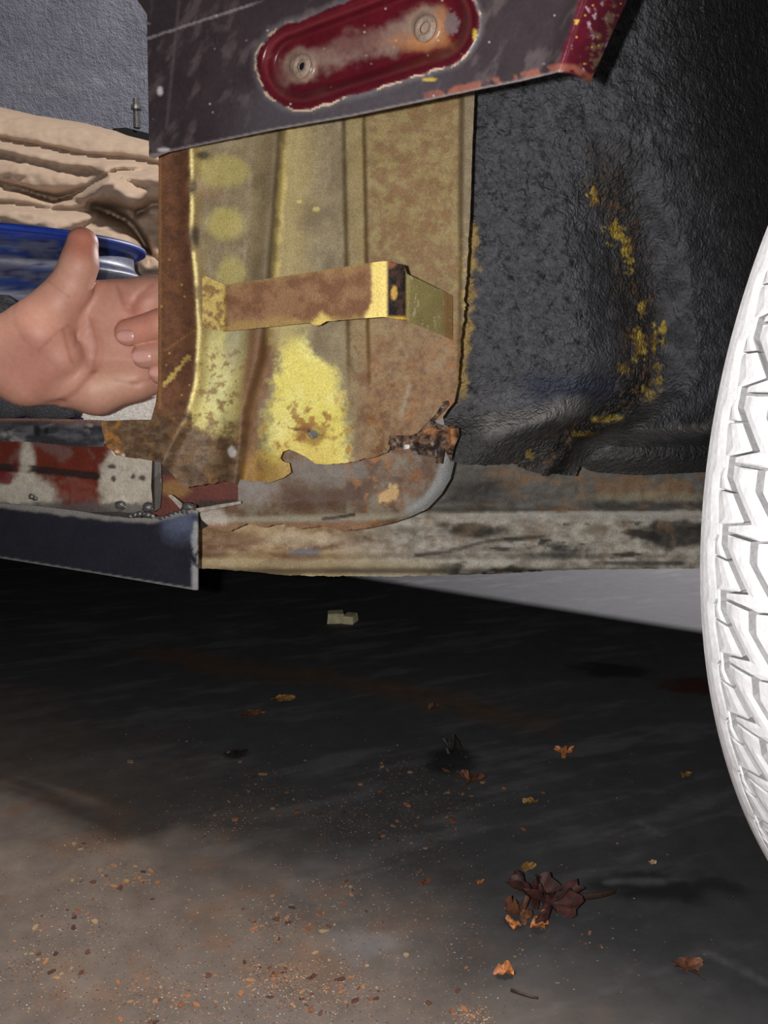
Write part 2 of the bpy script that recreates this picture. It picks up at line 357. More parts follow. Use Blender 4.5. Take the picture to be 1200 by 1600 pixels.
def in_color(x, y):
    n1 = fbm(x, y, 40, 5, 1); n2 = fbm(x, y, 14, 5, 2); n3 = fbm(x, y, 6, 4, 3); n4 = fbm(x, y, 3.2, 3, 33)
    T = lambda q: np.tile(lin(*q), (len(x), 1))
    c = mix(T((142, 127, 96)), lin(120, 105, 80), ss(0.3, 0.7, n1)); c = mix(c, lin(150, 138, 110), .5 * ss(.5, .75, fbm(x, y, 9, 4, 35, 30)))
    R = ss(535, 590, x)
    up = mix(T((148, 130, 84)), lin(124, 100, 66), ss(0.3, 0.7, n2 + (n4 - .5) * .35))
    c = mix(c, up, 0.9 * R * ss(640, 380, y))
    spk = ss(0.42, 0.66, 0.35 * n2 + 0.4 * n3 + .25 * n4 + 0.10 * blob(x, y, 650, 330, 70, 110, .8) - .04)
    c = mix(c, lin(134, 94, 56), 0.6 * R * spk)
    low = ss(455, 560, y + (n1 - 0.5) * 90)
    rr = mix(T((142, 110, 74)), lin(110, 78, 54), ss(0.34, 0.66, 0.45 * n2 + .3 * n3 + .25 * n4))
    rr = mix(rr, lin(150, 128, 96), 0.65 * ss(0.54, 0.72, fbm(x, y, 22, 5, 6)))
    rr = mix(rr, lin(156, 98, 50), 0.55 * ss(0.60, 0.74, fbm(x, y, 13, 5, 7)))
    rr = mix(rr, lin(160, 150, 130), .5 * ss(4, 1, seg(x, y, [(640, 600), (628, 645)]) + (n3 - .5) * 4))
    c = mix(c, rr, R * low)
    bd = np.abs(x - 553 - (y - 200) * 0.02)
    c = mix(c, lin(152, 132, 78), 0.4 * ss(16, 8, bd) * ss(600, 420, y))
    c = mix(c, lin(98, 80, 58), 0.5 * ss(6, 1, np.abs(bd - 17) + (n3 - .5) * 4) * ss(600, 440, y) * ss(.3, .5, n2 + .1))
    c = mix(c, lin(116, 80, 50), .5 * ss(.55, .65, n2) * ss(24, 14, bd) * ss(480, 520, y))
    kx = x - crease(y)
    c = mix(c, mix(T((132, 98, 66)), lin(104, 74, 52), n2), ss(-40, -20, kx) * (1 - ss(15, 32, kx + (n2 - .5) * 22)) * ss(480, 540, y))
    c = mix(c, lin(96, 80, 58), 0.6 * ss(24, 4, np.abs(kx + 8) + (n2 - .5) * 14) * ss(560, 440, y))
    c = mix(c, lin(178, 158, 100), 0.55 * ss(60, 8, np.abs(kx - 14) + (n1 - .5) * 40) * ss(-2, 4, kx) * ss(540, 480, y))
    c = mix(c, lin(206, 184, 116), 0.75 * ss(9, 2, np.abs(kx - 8) + (n2 - .5) * 10) * ss(560, 480, y) * ss(.36, .5, n1 + .05))
    c = mix(c, lin(190, 176, 112), .55 * ss(40, 5, np.abs(kx - 38) + (n2 - .5) * 40) * ss(430, 505, y) * ss(560, 530, y))
    yl = mix(T((222, 208, 108)), lin(230, 222, 144), ss(0.4, 0.7, n1))
    wx0 = crease(y) + 26 + 6 * (y > 600); wx1 = ip(y, [(480, 470), (540, 482), (580, 530), (640, 540), (760, 555)])
    z = np.minimum(x - wx0, wx1 - x) + (n2 - 0.5) * 34 + (n4 - .5) * 14
    z = np.minimum(z, (y - 525) * 0.8 + (n1 - .5) * 40)
    c = mix(c, yl, ss(-8, 16, z))
    c = mix(c, lin(196, 168, 82), 0.65 * ss(0, 30, z) * ss(640, 720, y + (n2 - .5) * 90))
    c = mix(c, lin(150, 100, 46), 0.8 * ss(0.60, 0.68, n2 + .05 * ss(30, 0, z)) * ss(590, 650, y) * ss(-4, 10, z))
    lz = ss(0, 6, x - ridge(y) + 2) * ss(392, 370, x + 0.12 * (y - 560))
    l1 = mix(T((202, 192, 124)), lin(176, 164, 102), n1); l1 = mix(l1, lin(212, 208, 150), .6 * blob(x, y, 345, 610, 30, 70, .8, .3, 37))
    c = mix(c, l1, lz * ss(470, 560, y + (n2 - .5) * 50) * 0.95)
    c = mix(c, lin(140, 134, 112), 0.6 * lz * ss(346, 356, x) * blob(x, y, 368, 545, 30, 40, .5, .3, 38))
    c = mix(c, lin(122, 86, 46), 0.75 * lz * ss(0.58, 0.66, fbm(x, y, 8, 4, 11) + .06 * blob(x, y, 338, 590, 14, 90, .9)) * ss(520, 560, y))
    for cx, cy, rx, ry, a in ((350, 268, 44, 30, 0.6), (352, 350, 31, 29, 0.72), (362, 425, 26, 26, 0.6), (312, 248, 18, 16, 0.5)):
        c = mix(c, lin(178, 164, 92), a * blob(x + (n4 - .5) * 10, y + (n3 - .5) * 8, cx, cy, rx, ry, 0.4, 0.12, 12))
    c = mix(c, lin(128, 94, 62), 0.45 * blob(x, y, 330, 305, 26, 14, .8, .4, 13))
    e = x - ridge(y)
    c = mix(c, lin(176, 148, 94), 0.4 * ss(20, 2, np.abs(e - 5) + (n2 - .5) * 10) * ss(680, 600, y))  # wide soft glow beside the ridge, painted in
    c = mix(c, lin(240, 222, 150), 0.9 * ss(4.5, 1, np.abs(e - 2) + (n2 - .5) * 5) * ss(680, 600, y) * ss(.33, .48, fbm(x * .2, y, 24, 3, 39) + .04))  # ridge highlight painted in together with its yellow paint
    for cx, cy, rx, ry in ((300, 292, 9, 14), (304, 370, 13, 20)):
        c = mix(c, lin(60, 48, 48), 0.85 * blob(x, y, cx, cy, rx, ry, .7, .25, 14))
    fl = ss(2, -5, e + (n3 - .5) * 6)
    fr = mix(T((126, 86, 62)), lin(98, 66, 50), ss(0.3, 0.7, .6 * n2 + .4 * n4))
    fr = mix(fr, lin(128, 84, 50), 0.5 * ss(0.56, 0.7, fbm(x, y, 8, 4, 15)))
    fr = mix(fr, lin(210, 172, 94), 0.9 * ss(0.955, 0.975, vn(x / 4, y / 4, 16)))
    fr = mix(fr, lin(206, 178, 100), 0.9 * ss(4.5, 1.5, seg(x, y, [(257, 601), (275, 580), (294, 558)]) + (n4 - .5) * 9))
    fr = mix(fr, lin(170, 124, 64), 0.55 * ss(1.6, .6, seg(x, y, [(258, 548), (304, 516)]) + (n4 - .5)))
    c = mix(c, fr, fl)
    c = mix(c, lin(166, 120, 70), 0.5 * ss(3, 1, np.abs(x - 250)) * (y < 640))
    ft = ss(618, 668, y + (x - 300) * 0.35 * (x > 300) * -1 + (n2 - .5) * 70) * ss(392, 372, x)
    fo = mix(T((104, 80, 56)), lin(74, 55, 42), ss(0.3, 0.7, .6 * n2 + .4 * n4))
    fo = mix(fo, lin(140, 98, 52), 0.5 * ss(0.6, 0.72, fbm(x, y, 10, 4, 17))); fo = mix(fo, lin(120, 104, 84), .5 * ss(.52, .7, fbm(x, y, 18, 4, 41, 7)))
    c = mix(c, fo, ft * ss(640, 690, y + 60 * (x < 300) + (n2 - .5) * 60))
    c = mix(c, lin(168, 112, 48), .7 * ss(.54, .66, fbm(x, y, 8, 4, 43)) * ss(206, 180, x))
    c = mix(c, lin(196, 192, 188), 0.9 * (blob(x, y, 362, 706, 7, 9, .4, .4, 18) + blob(x, y, 182, 706, 4, 3, .4, .4, 18) + blob(x, y, 193, 711, 3, 3, .4, .4, 18)))
    bot = ss(690, 735, y + (n2 - .5) * 30) * ss(370, 380, x) * ss(470, 440, x)
    c = mix(c, mix(T((128, 94, 58)), lin(168, 128, 58), n2), bot * 0.8)
    c = mix(c, lin(48, 34, 28), 0.9 * (blob(x, y, 489, 678, 14, 10, .5, .5, 19, 8) + blob(x, y, 470, 671, 18, 2.5, .5, .5, 20)))
    c = mix(c, lin(132, 84, 40), .7 * ss(9, 2, np.hypot((x - 486) * .7, y - 678) - 12 + (n3 - .5) * 10) * (1 - blob(x, y, 489, 678, 13, 9, .4)))
    g = ss(714, 722, x + (y - 400) * 0.01)
    gc = mix(T((140, 126, 100)), lin(120, 104, 80), n2)
    gc = mix(gc, lin(150, 100, 56), 0.7 * ss(6, 1, np.abs(x - 711) + (n3 - .5) * 4) * ss(440, 480, y))
    gc = mix(gc, lin(172, 150, 94), 0.7 * ss(.52, .62, n3) * ss(330, 370, y))
    c = mix(c, gc, g)
    c = mix(c, lin(92, 78, 62), 0.7 * ss(4, 1, np.abs(x - 716 + (y - 400) * 0.01)) * ss(420, 300, y))
    c = mix(c, lin(212, 194, 120), 0.8 * (blob(x, y, 468, 315, 5, 3, .4) + blob(x, y, 494, 327, 6, 4, .4)))
    c = mix(c, lin(40, 36, 30), 0.85 * blob(x, y, 318, 243, 18, 8, .6, .4, 22))
    return c
inner = [(248, 200), (742, 90), (742, 141, .5), (738, 230, .5), (735, 330, .8), (733, 360, 3), (730, 420, 3.5), (726, 480, 3), (720, 540, 3), (716, 600, 1.2), (710, 628), (700, 640), (692, 652), (672, 664), (655, 680, 1), (640, 684, 1), (615, 690, 2), (606, 706, 2.5),
         (580, 715, 2), (545, 723, 2), (510, 726, 1), (492, 724), (478, 714), (462, 706), (452, 702), (442, 706), (438, 716), (442, 721), (452, 724), (455, 738), (444, 746), (425, 753, 2), (392, 752, 3), (375, 748, 1), (371, 757, 2), (352, 752, 2), (330, 756, 2.5), (292, 762, 2), (280, 756, 1), (272, 744, 1), (262, 734), (250, 722, 1), (214, 716, 2), (184, 712, 2), (166, 698, 1), (160, 676), (158, 658), (206, 656), (236, 656), (243, 630), (247, 600)]
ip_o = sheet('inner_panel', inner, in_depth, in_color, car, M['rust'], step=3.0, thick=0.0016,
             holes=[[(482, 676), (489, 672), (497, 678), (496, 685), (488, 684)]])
ip_o['label'] = 'yellow and rust coloured inner panel with ragged bottom edge'

# --- strap bracket standing off the inner panel
def br_depth(x, y):
    b0 = float(in_base(np.array([330.]), np.array([480.]))[0]); b1 = float(in_base(np.array([706.]), np.array([500.]))[0])
    return np.interp(x, [310, 350, 356, 596, 606, 630, 640, 712], [b0 - 0.013, b0 - 0.014, b0 - 0.017, 0.585, 0.583, 0.588, 0.592, b1 - 0.004]) + 0.0012 * (fbm(x, y, 30, 3, 9) - .5)
def br_color(x, y):
    n = fbm(x, y, 20, 5, 5); n2 = fbm(x, y, 7, 4, 6)
    c = mix(np.tile(lin(146, 110, 80), (len(x), 1)), lin(122, 86, 62), ss(.35, .65, n))
    top = ip(x, [(352, 445), (600, 408)]); bot = ip(x, [(352, 518), (600, 495)])
    c = mix(c, lin(168, 140, 84), .7 * ss(16, 2, bot - y + (n - .5) * 24) * (x < 600))
    c = mix(c, lin(160, 134, 84), .5 * ss(12, 0, y - top + (n - .5) * 16) * (x < 600))
    c = mix(c, lin(222, 196, 110), .9 * ss(26, 10, np.abs(x - 503) + np.abs(bot - y) * 1.2 + (n2 - .5) * 14))
    c = mix(c, mix(np.tile(lin(184, 160, 88), (len(x), 1)), lin(128, 98, 54), ss(.4, .62, n2)), ss(356, 350, x))
    c = mix(c, lin(240, 214, 128), ss(577, 584, x + ss(470, 495, y) * 10 + (n2 - .5) * 6) * ss(608, 602, x))
    c = mix(c, mix(np.tile(lin(64, 44, 36), (len(x), 1)), lin(26, 20, 18), ss(.4, .6, n2)), ss(603, 608, x))
    c = mix(c, lin(200, 160, 80), .9 * blob(x, y, 616, 456, 6, 12, .4, .5, 7))
    c = mix(c, lin(140, 90, 60), .8 * blob(x, y, 612, 412, 8, 9, .5, .4, 8))
    rt = mix(np.tile(lin(166, 152, 98), (len(x), 1)), lin(136, 122, 78), n)
    rt = mix(rt, lin(210, 200, 160), .7 * ss(.68, .74, fbm(x, y, 4, 3, 9, 26)))
    rt = mix(rt, lin(140, 96, 58), .7 * ss(686, 700, x))
    c = mix(c, rt, ss(633, 636, x))
    c = mix(c, lin(225, 180, 70), .7 * ss(4, 1.5, np.abs(y - 497)) * ss(600, 610, x) * ss(640, 630, x))
    return c
bro = sheet('bracket', [(316, 429), (352, 445), (460, 429), (576, 411), (590, 409), (604, 408, 1.5), (618, 412, 2.5), (632, 414), (636, 428), (670, 444), (707, 462), (707, 531), (668, 514), (634, 501), (618, 498), (600, 495), (560, 498, 1), (510, 502), (500, 508), (492, 509), (484, 504), (420, 511), (352, 518), (316, 512)],
            br_depth, br_color, car, M['rust'], step=2.6, thick=0.002)
bro['label'] = 'bent strap bracket welded across the inner panel'

# --- black undersealed wheel arch
def groove(y): return ip(y, [(-150, 930), (0, 930), (120, 930), (200, 935), (300, 950), (400, 975), (500, 990), (560, 1000), (610, 985), (650, 930), (690, 860), (740, 800)])
def arch_depth(x, y):
    g = groove(y); e = x - g; k = ss(170, 460, y)
    q = 40 * np.log1p(np.exp(np.clip((x - 975) / 40, -20, 20)))
    base = 0.690 - 0.00003 * (x - 735) + 0.00035 * q + 0.0000008 * q ** 2
    Y = base + k * (0.040 * ss(-95, 10, e) - 0.040 * ss(25, 105, e) + 0.012 * ss(0, 60, e))
    tuck = ss(570, 640, y + (x - 800) * 0.1) * ss(1010, 940, x)
    Y = Y + 0.010 * tuck - 0.020 * ss(628, 675, y + (x - 800) * 0.18) * ss(930, 860, x)
    Y = Y - 0.045 * ss(668, 700, y) * ss(870, 930, x) + 0.02 * ss(712, 745, y) * ss(870, 930, x)
    Y = Y + 0.004 * (fbm(x, y, 26, 3, 3) - .5) + (0.0045 - 0.003 * ss(560, 640, y)) * (fbm(x, y, 9, 3, 4) - .5)
    return Y
def arch_color(x, y):
    n = fbm(x, y, 16, 5, 1); n1 = fbm(x, y, 60, 4, 2); e = x - groove(y)
    c = mix(np.tile(lin(86, 86, 91), (len(x), 1)), lin(62, 62, 66), ss(.35, .65, n))
    c = mix(c, lin(108, 108, 114), .5 * ss(.52, .7, n) * ss(960, 860, x))
    c = mix(c, lin(30, 29, 30), .8 * ss(.62, .74, fbm(x, y, 11, 4, 3)) * ss(960, 900, x))
    c = mix(c, lin(46, 45, 47), .55 * ss(90, 190, e + .1 * (400 - y) * (y < 400)))  # light falloff painted in: darker to the right, where the arch recedes
    c = mix(c, lin(32, 31, 32), .75 * ss(140, 270, e + .2 * (400 - y) * (y < 400)))  # second, deeper step of the painted falloff
    gl = ss(52, 8, np.abs(e - 6) + (n1 - .5) * 40) * ss(180, 300, y)
    c = mix(c, lin(42, 37, 32), .8 * gl)
    c = mix(c, lin(48, 53, 74), .75 * ss(570, 605, y + (n1 - .5) * 30) * ss(665, 620, y) * ss(790, 840, x) * ss(1000, 940, x))
    c = mix(c, lin(58, 56, 54), .7 * ss(622, 672, y + (x - 800) * .12 + (n1 - .5) * 40) * ss(1060, 1000, x))
    c = mix(c, lin(140, 137, 134), .75 * ss(26, 3, np.abs(y - 655 + (x - 800) * .22) + (n - .5) * 20) * ss(735, 770, x) * ss(930, 890, x))  # highlight of the lower ridge painted in
    c = mix(c, lin(110, 108, 106), .7 * ss(18, 3, np.abs(y - 685 + (x - 950) * .1) + (n - .5) * 20) * ss(880, 910, x))  # highlight along the top of the ledge, painted in
    ch = fbm(x, y, 8, 4, 9)
    c = mix(c, lin(20, 19, 18), .9 * ss(24, 8, seg(x, y, [(1000, 590), (985, 625), (930, 665), (880, 700), (870, 740)]) + (n - .5) * 26))  # dark of the void in the trough, painted as colour
    c = mix(c, lin(112, 112, 118), .5 * blob(x, y, 790, 625, 46, 22, .8, .4, 33))
    ye = np.zeros(len(x))
    for cx, cy, rx, ry in ((928, 305, 9, 16), (962, 362, 16, 22), (980, 392, 11, 26), (1004, 485, 7, 16), (1000, 535, 12, 26), (1022, 540, 4, 30), (1030, 590, 6, 34), (1012, 610, 12, 16), (950, 655, 26, 6), (905, 678, 24, 5), (829, 710, 8, 8), (975, 575, 12, 10), (1036, 520, 6, 20)):
        ye = np.maximum(ye, blob(x, y, cx, cy, rx * .72, ry * .78, .2, 2.0, 10, 9) * (0.55 + .45 * (cy < 560)))
    c = mix(c, mix(np.tile(lin(186, 160, 66), (len(x), 1)), lin(134, 108, 46), ss(.35, .6, ch)), ye)
    ed = ss(16, 6, x - ip(y, [(140, 742), (340, 736), (480, 727), (600, 718), (730, 706)]) + (n - .5) * 34) * ss(340, 360, y) * ss(640, 600, y)
    c = mix(c, mix(np.tile(lin(176, 152, 96), (len(x), 1)), lin(140, 112, 66), ch), ed * .95)
    c = mix(c, lin(120, 84, 56), .5 * ss(.6, .7, ch) * gl)
    return c
ao = [(700, -140), (1420, -140), (1420, 738), (1090, 738, 1), (1000, 742, 2), (930, 738, 2), (906, 728, 1), (900, 744, 3), (870, 740, 3), (850, 744, 3), (826, 735, 4), (800, 724, 3), (770, 726, 3), (730, 726, 2), (706, 722), (690, 640)]
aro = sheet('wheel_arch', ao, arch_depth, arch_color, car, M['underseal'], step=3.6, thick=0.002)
aro['label'] = 'black undersealed inner wheel arch with yellow paint chips'

# --- chassis rail along the bottom
def rail_depth(x, y):
    Y = 0.730 - 0.010 * ss(786, 815, y + (fbm(x, y, 40, 3, 61) - .5) * 8) + 0.004 * ss(818, 850, y) - 0.006 * ss(862, 876, y) + 0.016 * ss(886, 898, y)
    Y = Y - 0.02 * ss(520, 330, x)
    return Y + 0.005 * (fbm(x, y, 50, 4, 6, 20) - .5) + 0.0025 * (fbm(x, y, 12, 3, 7) - .5)
def rail_color(x, y):
    n = fbm(x, y, 60, 5, 1, 22); n2 = fbm(x, y, 16, 5, 2, 9)
    c = mix(np.tile(lin(164, 158, 147), (len(x), 1)), lin(124, 117, 106), ss(.3, .7, n2))
    c = mix(c, lin(34, 32, 30), .85 * ss(.55, .64, fbm(x, y, 60, 5, 3, 15)) * ss(640, 720, x) * ss(812, 818, y))
    c = mix(c, lin(34, 32, 30), .9 * blob(x, y, 1055, 834, 68, 26, .4, .5, 11, 20))
    c = mix(c, lin(38, 36, 33), .9 * blob(x, y, 740, 828, 56, 14, .4, .5, 12, 20))
    c = mix(c, lin(116, 94, 72), .5 * ss(.56, .7, fbm(x, y, 26, 5, 4)) )
    c = mix(c, mix(np.tile(lin(172, 146, 106), (len(x), 1)), lin(124, 90, 60), ss(.4, .65, n)), ss(640, 480, x) * .85)
    c = mix(c, lin(96, 66, 44), .8 * ss(.55, .65, fbm(x, y, 30, 4, 5, 12)) * ss(640, 540, x) * ss(870, 850, y))
    c = mix(c, lin(112, 110, 116), .85 * blob(x, y, 478, 863, 30, 7, .4, .3, 13))
    c = mix(c, lin(206, 190, 164), .6 * ss(14, 4, np.abs(y - 842) + (n2 - .5) * 22) * ss(400, 430, x) * ss(560, 520, x))
    c = mix(c, lin(164, 150, 118), .6 * ss(868, 880, y) * ss(740, 620, x))
    c = mix(c, lin(158, 154, 146), .7 * ss(12, 2, np.abs(y - 806) + (n2 - .5) * 14) * ss(690, 720, x))  # broad highlight on the ledge, painted in
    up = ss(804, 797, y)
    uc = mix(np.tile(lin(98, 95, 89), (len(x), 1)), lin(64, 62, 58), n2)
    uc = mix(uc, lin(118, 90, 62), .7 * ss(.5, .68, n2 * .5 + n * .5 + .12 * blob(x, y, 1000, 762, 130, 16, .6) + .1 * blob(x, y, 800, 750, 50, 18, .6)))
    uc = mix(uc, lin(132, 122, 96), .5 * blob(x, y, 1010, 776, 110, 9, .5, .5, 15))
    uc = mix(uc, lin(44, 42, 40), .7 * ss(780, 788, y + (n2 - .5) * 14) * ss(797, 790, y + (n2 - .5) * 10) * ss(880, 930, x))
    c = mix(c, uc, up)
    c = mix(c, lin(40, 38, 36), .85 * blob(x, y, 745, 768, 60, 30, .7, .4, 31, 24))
    c = mix(c, lin(176, 170, 160), .75 * ss(5, 1.5, np.abs(y - 804 + .01 * (x - 800)) + (n2 - .5) * 7) * ss(690, 710, x))  # thin bright highlight along the ledge, painted in
    c = mix(c, lin(44, 40, 37), .8 * ss(5, 1.5, seg(x, y, [(650, 868), (700, 862), (760, 846), (800, 842), (850, 838)]) + (n2 - .5) * 8))
    dk = blob(x, y, 880, 866, 60, 14, .6, .6, 16, 24) + blob(x, y, 1000, 880, 100, 5, .5, .4, 17)
    c = mix(c, lin(40, 38, 36), .8 * dk)
    return c
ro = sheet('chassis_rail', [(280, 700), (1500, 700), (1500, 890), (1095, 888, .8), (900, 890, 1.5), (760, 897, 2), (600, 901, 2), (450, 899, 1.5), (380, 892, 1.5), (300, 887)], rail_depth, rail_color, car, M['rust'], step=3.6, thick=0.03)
ro['label'] = 'dirty ridged chassis rail under the wheel arch'

# --- rounded closing plate behind the torn bottom of the inner panel
def rp_depth(x, y):
    ed = np.clip((np.hypot((x - 600), (y - 715) * 1.05) - 95) / 20, 0, 1.5) * ((x > 600) | (y > 715))
    return 0.668 + 0.012 * ss(520, 330, x) * 0 + 0.010 * ed ** 2 * ss(560, 640, x) - 0.008 * ss(780, 815, y) * ss(680, 600, x) + 0.003 * (fbm(x, y, 30, 3, 2) - .5)
def rp_color(x, y):
    n = fbm(x, y, 30, 5, 3); n2 = fbm(x, y, 11, 4, 4)
    c = mix(np.tile(lin(122, 112, 98), (len(x), 1)), lin(98, 74, 56), ss(.36, .62, .6 * n + .4 * n2))
    c = mix(c, lin(116, 110, 106), .8 * ss(752, 720, y + (n - .5) * 40) * ss(470, 440, x) * 0 + .8 * blob(x, y, 510, 735, 75, 26, .5, .4, 5))
    c = mix(c, lin(80, 56, 44), .9 * ss(28, 6, np.abs(y - 778 + 8 * (x > 540)) + (n2 - .5) * 22) * ss(425, 450, x) * ss(590, 560, x))
    c = mix(c, lin(160, 108, 60), .75 * ss(.56, .66, n2) * ss(520, 580, x))
    c = mix(c, lin(84, 58, 44), .7 * ss(.52, .64, fbm(x, y, 26, 5, 51)) * ss(470, 600, x))
    c = mix(c, lin(104, 72, 52), .6 * ss(.5, .62, n2) * ss(590, 640, x))
    c = mix(c, lin(190, 158, 110), .95 * blob(x + .4 * (y - 773), y, 603, 773, 20, 14, .15, 1.0, 6, 18))
    c = mix(c, lin(140, 132, 112), .8 * ss(8, 2, np.abs(y - 808 + (x - 540) * .03)) * ss(700, 560, x))
    c = mix(c, mix(np.tile(lin(150, 112, 76), (len(x), 1)), lin(96, 66, 50), n2), ss(812, 820, y))
    c = mix(c, lin(132, 126, 124), .6 * blob(x, y, 395, 765, 45, 22, .5, .4, 7))
    c = mix(c, lin(176, 166, 156), .8 * blob(x, y, 335, 808, 30, 16, .5, .5, 8))
    r = np.hypot(x - 598, (y - 712)); a = np.arctan2(y - 712, x - 598)
    c = mix(c, lin(134, 136, 136), .92 * ss(86, 92, r + (n2 - .5) * 3) * ss(1.25, 1.05, a) * ss(-.2, .05, a))
    c = mix(c, lin(48, 34, 28), .9 * ss(4, 1.5, seg(x, y, [(505, 811), (530, 808), (553, 804)])))
    return c
rpo = sheet('closing_plate', [(372, 700), (440, 690), (600, 670), (700, 690), (710, 722), (704, 748), (690, 772), (668, 795), (640, 808), (610, 818), (570, 826), (540, 829), (500, 822, 1), (470, 826, 2), (440, 818, 2), (410, 824, 2), (385, 818, 2), (360, 830, 1), (330, 826), (315, 812), (309, 795), (340, 788), (372, 784)], rp_depth, rp_color, car, M['rust'], step=3, thick=0.004)
rpo['label'] = 'grey rusted plate with rounded corner'

# --- crumpled torn metal in the corner
def tf_depth(x, y): return 0.640 + 0.012 * (fbm(x, y, 16, 3, 12) - .5) + 0.006 * (fbm(x, y, 6, 2, 13) - .5)
def tf_color(x, y):
    n = fbm(x, y, 9, 5, 3)
    c = mix(np.tile(lin(116, 88, 68), (len(x), 1)), lin(48, 36, 32), ss(.35, .62, n))
    c = mix(c, lin(165, 110, 66), .8 * (blob(x, y, 706, 682, 9, 16, .4, .4, 4) + blob(x, y, 672, 674, 14, 5, .4, .5, 5)))
    c = mix(c, lin(150, 140, 130), .6 * ss(.66, .72, fbm(x, y, 7, 3, 14)))
    c = mix(c, lin(225, 225, 225), .95 * blob(x, y, 636, 698, 5, 3.5, .3, .3, 6))
    return c
sheet('torn_flap', [(604, 704), (609, 680), (640, 681, 1), (664, 672), (684, 671), (688, 690, 1), (682, 716), (660, 712, 1), (630, 704, 1)], tf_depth, tf_color, ip_o, M['rust'], step=2.4)
sheet('torn_flap', [(682, 674), (716, 668), (718, 680), (710, 698), (704, 722), (694, 700), (690, 724), (681, 724), (684, 700)], lambda x, y: tf_depth(x, y) - .004 + (x - 700) * 0.0004, tf_color, ip_o, M['rust'], step=2.4)
sheet('torn_flap', [(646, 684), (664, 664), (682, 646), (692, 628), (700, 626), (702, 632), (694, 642), (678, 658), (690, 664), (712, 666), (700, 672), (676, 672)], lambda x, y: tf_depth(x, y) - .006, tf_color, ip_o, M['rust'], step=2.4)

# --- left sill: flange, primed face, new black strip
SL0, SLA = (-0.325, 0.735), 28.0
def sl(x, y, off): return plane(x, y, (SL0[0] + off * math.sin(math.radians(SLA)), SL0[1] + off * math.cos(math.radians(SLA))), SLA)
def face_color(x, y):
    n = fbm(x, y, 22, 5, 1); n2 = fbm(x, y, 9, 4, 2)
    c = mix(np.tile(lin(112, 46, 32), (len(x), 1)), lin(88, 36, 26), n)
    c = mix(c, lin(112, 92, 88), .6 * ss(.52, .68, fbm(x, y, 30, 4, 3)))
    wh = mix(np.tile(lin(206, 200, 186), (len(x), 1)), lin(168, 158, 142), n2)
    c = mix(c, wh, .95 * np.clip(blob(x, y, 202, 752, 52, 58, .25, .25, 4) * ss(146, 156, x) + blob(x, y, 35, 770, 62, 34, .4, .3, 5) + blob(x, y, 42, 722, 14, 40, .5, .3, 6), 0, 1))
    c = mix(c, lin(128, 60, 44), .55 * blob(x, y, 120, 765, 36, 24, .5, .4, 8))
    ln = seg(x, y, [(-100, 727), (20, 731), (52, 733), (100, 738), (150, 744)])
    c = mix(c, lin(40, 36, 36), .92 * ss(7, 3.5, ln + (n2 - .5) * 4) * (1 - .8 * blob(x, y, 35, 730, 14, 12, .5)))
    c = mix(c, lin(108, 34, 38), .9 * blob(x, y, 5, 746, 22, 11, .3, .3, 9))
    for q in ((175, 729, 8, 4), (177, 748, 5, 5), (208, 745, 4, 4), (222, 747, 6, 5), (188, 792, 8, 10)): c = mix(c, lin(58, 48, 44), .9 * blob(x, y, *q, .4, .4, 10, 6))
    c = mix(c, lin(90, 86, 84), .8 * ss(782, 790, y + (n2 - .5) * 9))
    return c
so = sheet('sill', [(-260, 684), (160, 688), (180, 712), (240, 716), (242, 760), (242, 800), (150, 800), (-260, 800)], lambda x, y: sl(x, y, 0.010) + 0.004 * ss(7, 2, seg(x, y, [(-200, 727), (20, 731), (52, 733), (100, 738), (150, 744)])) - 0.004 * ss(775, 795, y) + .001 * (fbm(x, y, 30, 3, 9) - .5), face_color, car, M['sill'], step=3,
           rough=lambda x, y: np.full(len(x), .5), thick=0.002)
so['label'] = 'red primed sill with pale burnt weld areas'
def fl_color(x, y):
    n = fbm(x, y, 26, 5, 1, 9); n2 = fbm(x, y, 9, 4, 2)
    c = mix(np.tile(lin(92, 92, 97), (len(x), 1)), lin(50, 50, 54), ss(.3, .7, n))
    c = mix(c, lin(160, 156, 152), .6 * ss(.56, .74, fbm(x, y, 24, 4, 4, 14)))
    for q in ((58, 672, 7, 9), (72, 673, 4, 6)): c = mix(c, lin(24, 24, 26), .9 * blob(x, y, *q, .4, .4, 5, 6))
    c = mix(c, lin(150, 110, 92), .7 * ss(660, 656, y)); return c
fo = sheet('sill_flange', [(-260, 653), (60, 654), (160, 657), (163, 676), (160, 698, 1), (120, 698, 1), (40, 690, 1), (-260, 688)], lambda x, y: sl(x, y, 0.004) + .012 * ss(668, 655, y), fl_color, car, M['sill'], step=3, rough=lambda x, y: np.full(len(x), .33), thick=0.003)
fo['label'] = 'burnt grey steel flange along the sill top'
def cv_color(x, y):
    c = np.tile(lin(30, 31, 40), (len(x), 1)); n = fbm(x, y, 20, 4, 1)
    c = mix(c, lin(40, 41, 52), n)
    c = mix(c, lin(96, 104, 128), .75 * blob(x, y, 283, 815, 34, 34, .9, .3, 2))  # bluish highlight painted into the black near the right end
    e = 309 - x + (n - .5) * 5
    c = mix(c, lin(160, 160, 162), .85 * ss(12, 5, e) * ss(.36, .5, fbm(x, y, 9, 3, 3, 26)))
    c = mix(c, lin(130, 128, 128), .8 * ss(3.5, 1.2, 922 - (308 - x) * .163 - y))  # thin highlight painted along the bottom edge
    c = mix(c, lin(140, 136, 132), .85 * ss(8, 2, y - ip(x, [(-200, 782), (0, 789), (190, 811), (240, 812), (300, 797)]) + (n - .5) * 6))
    return c
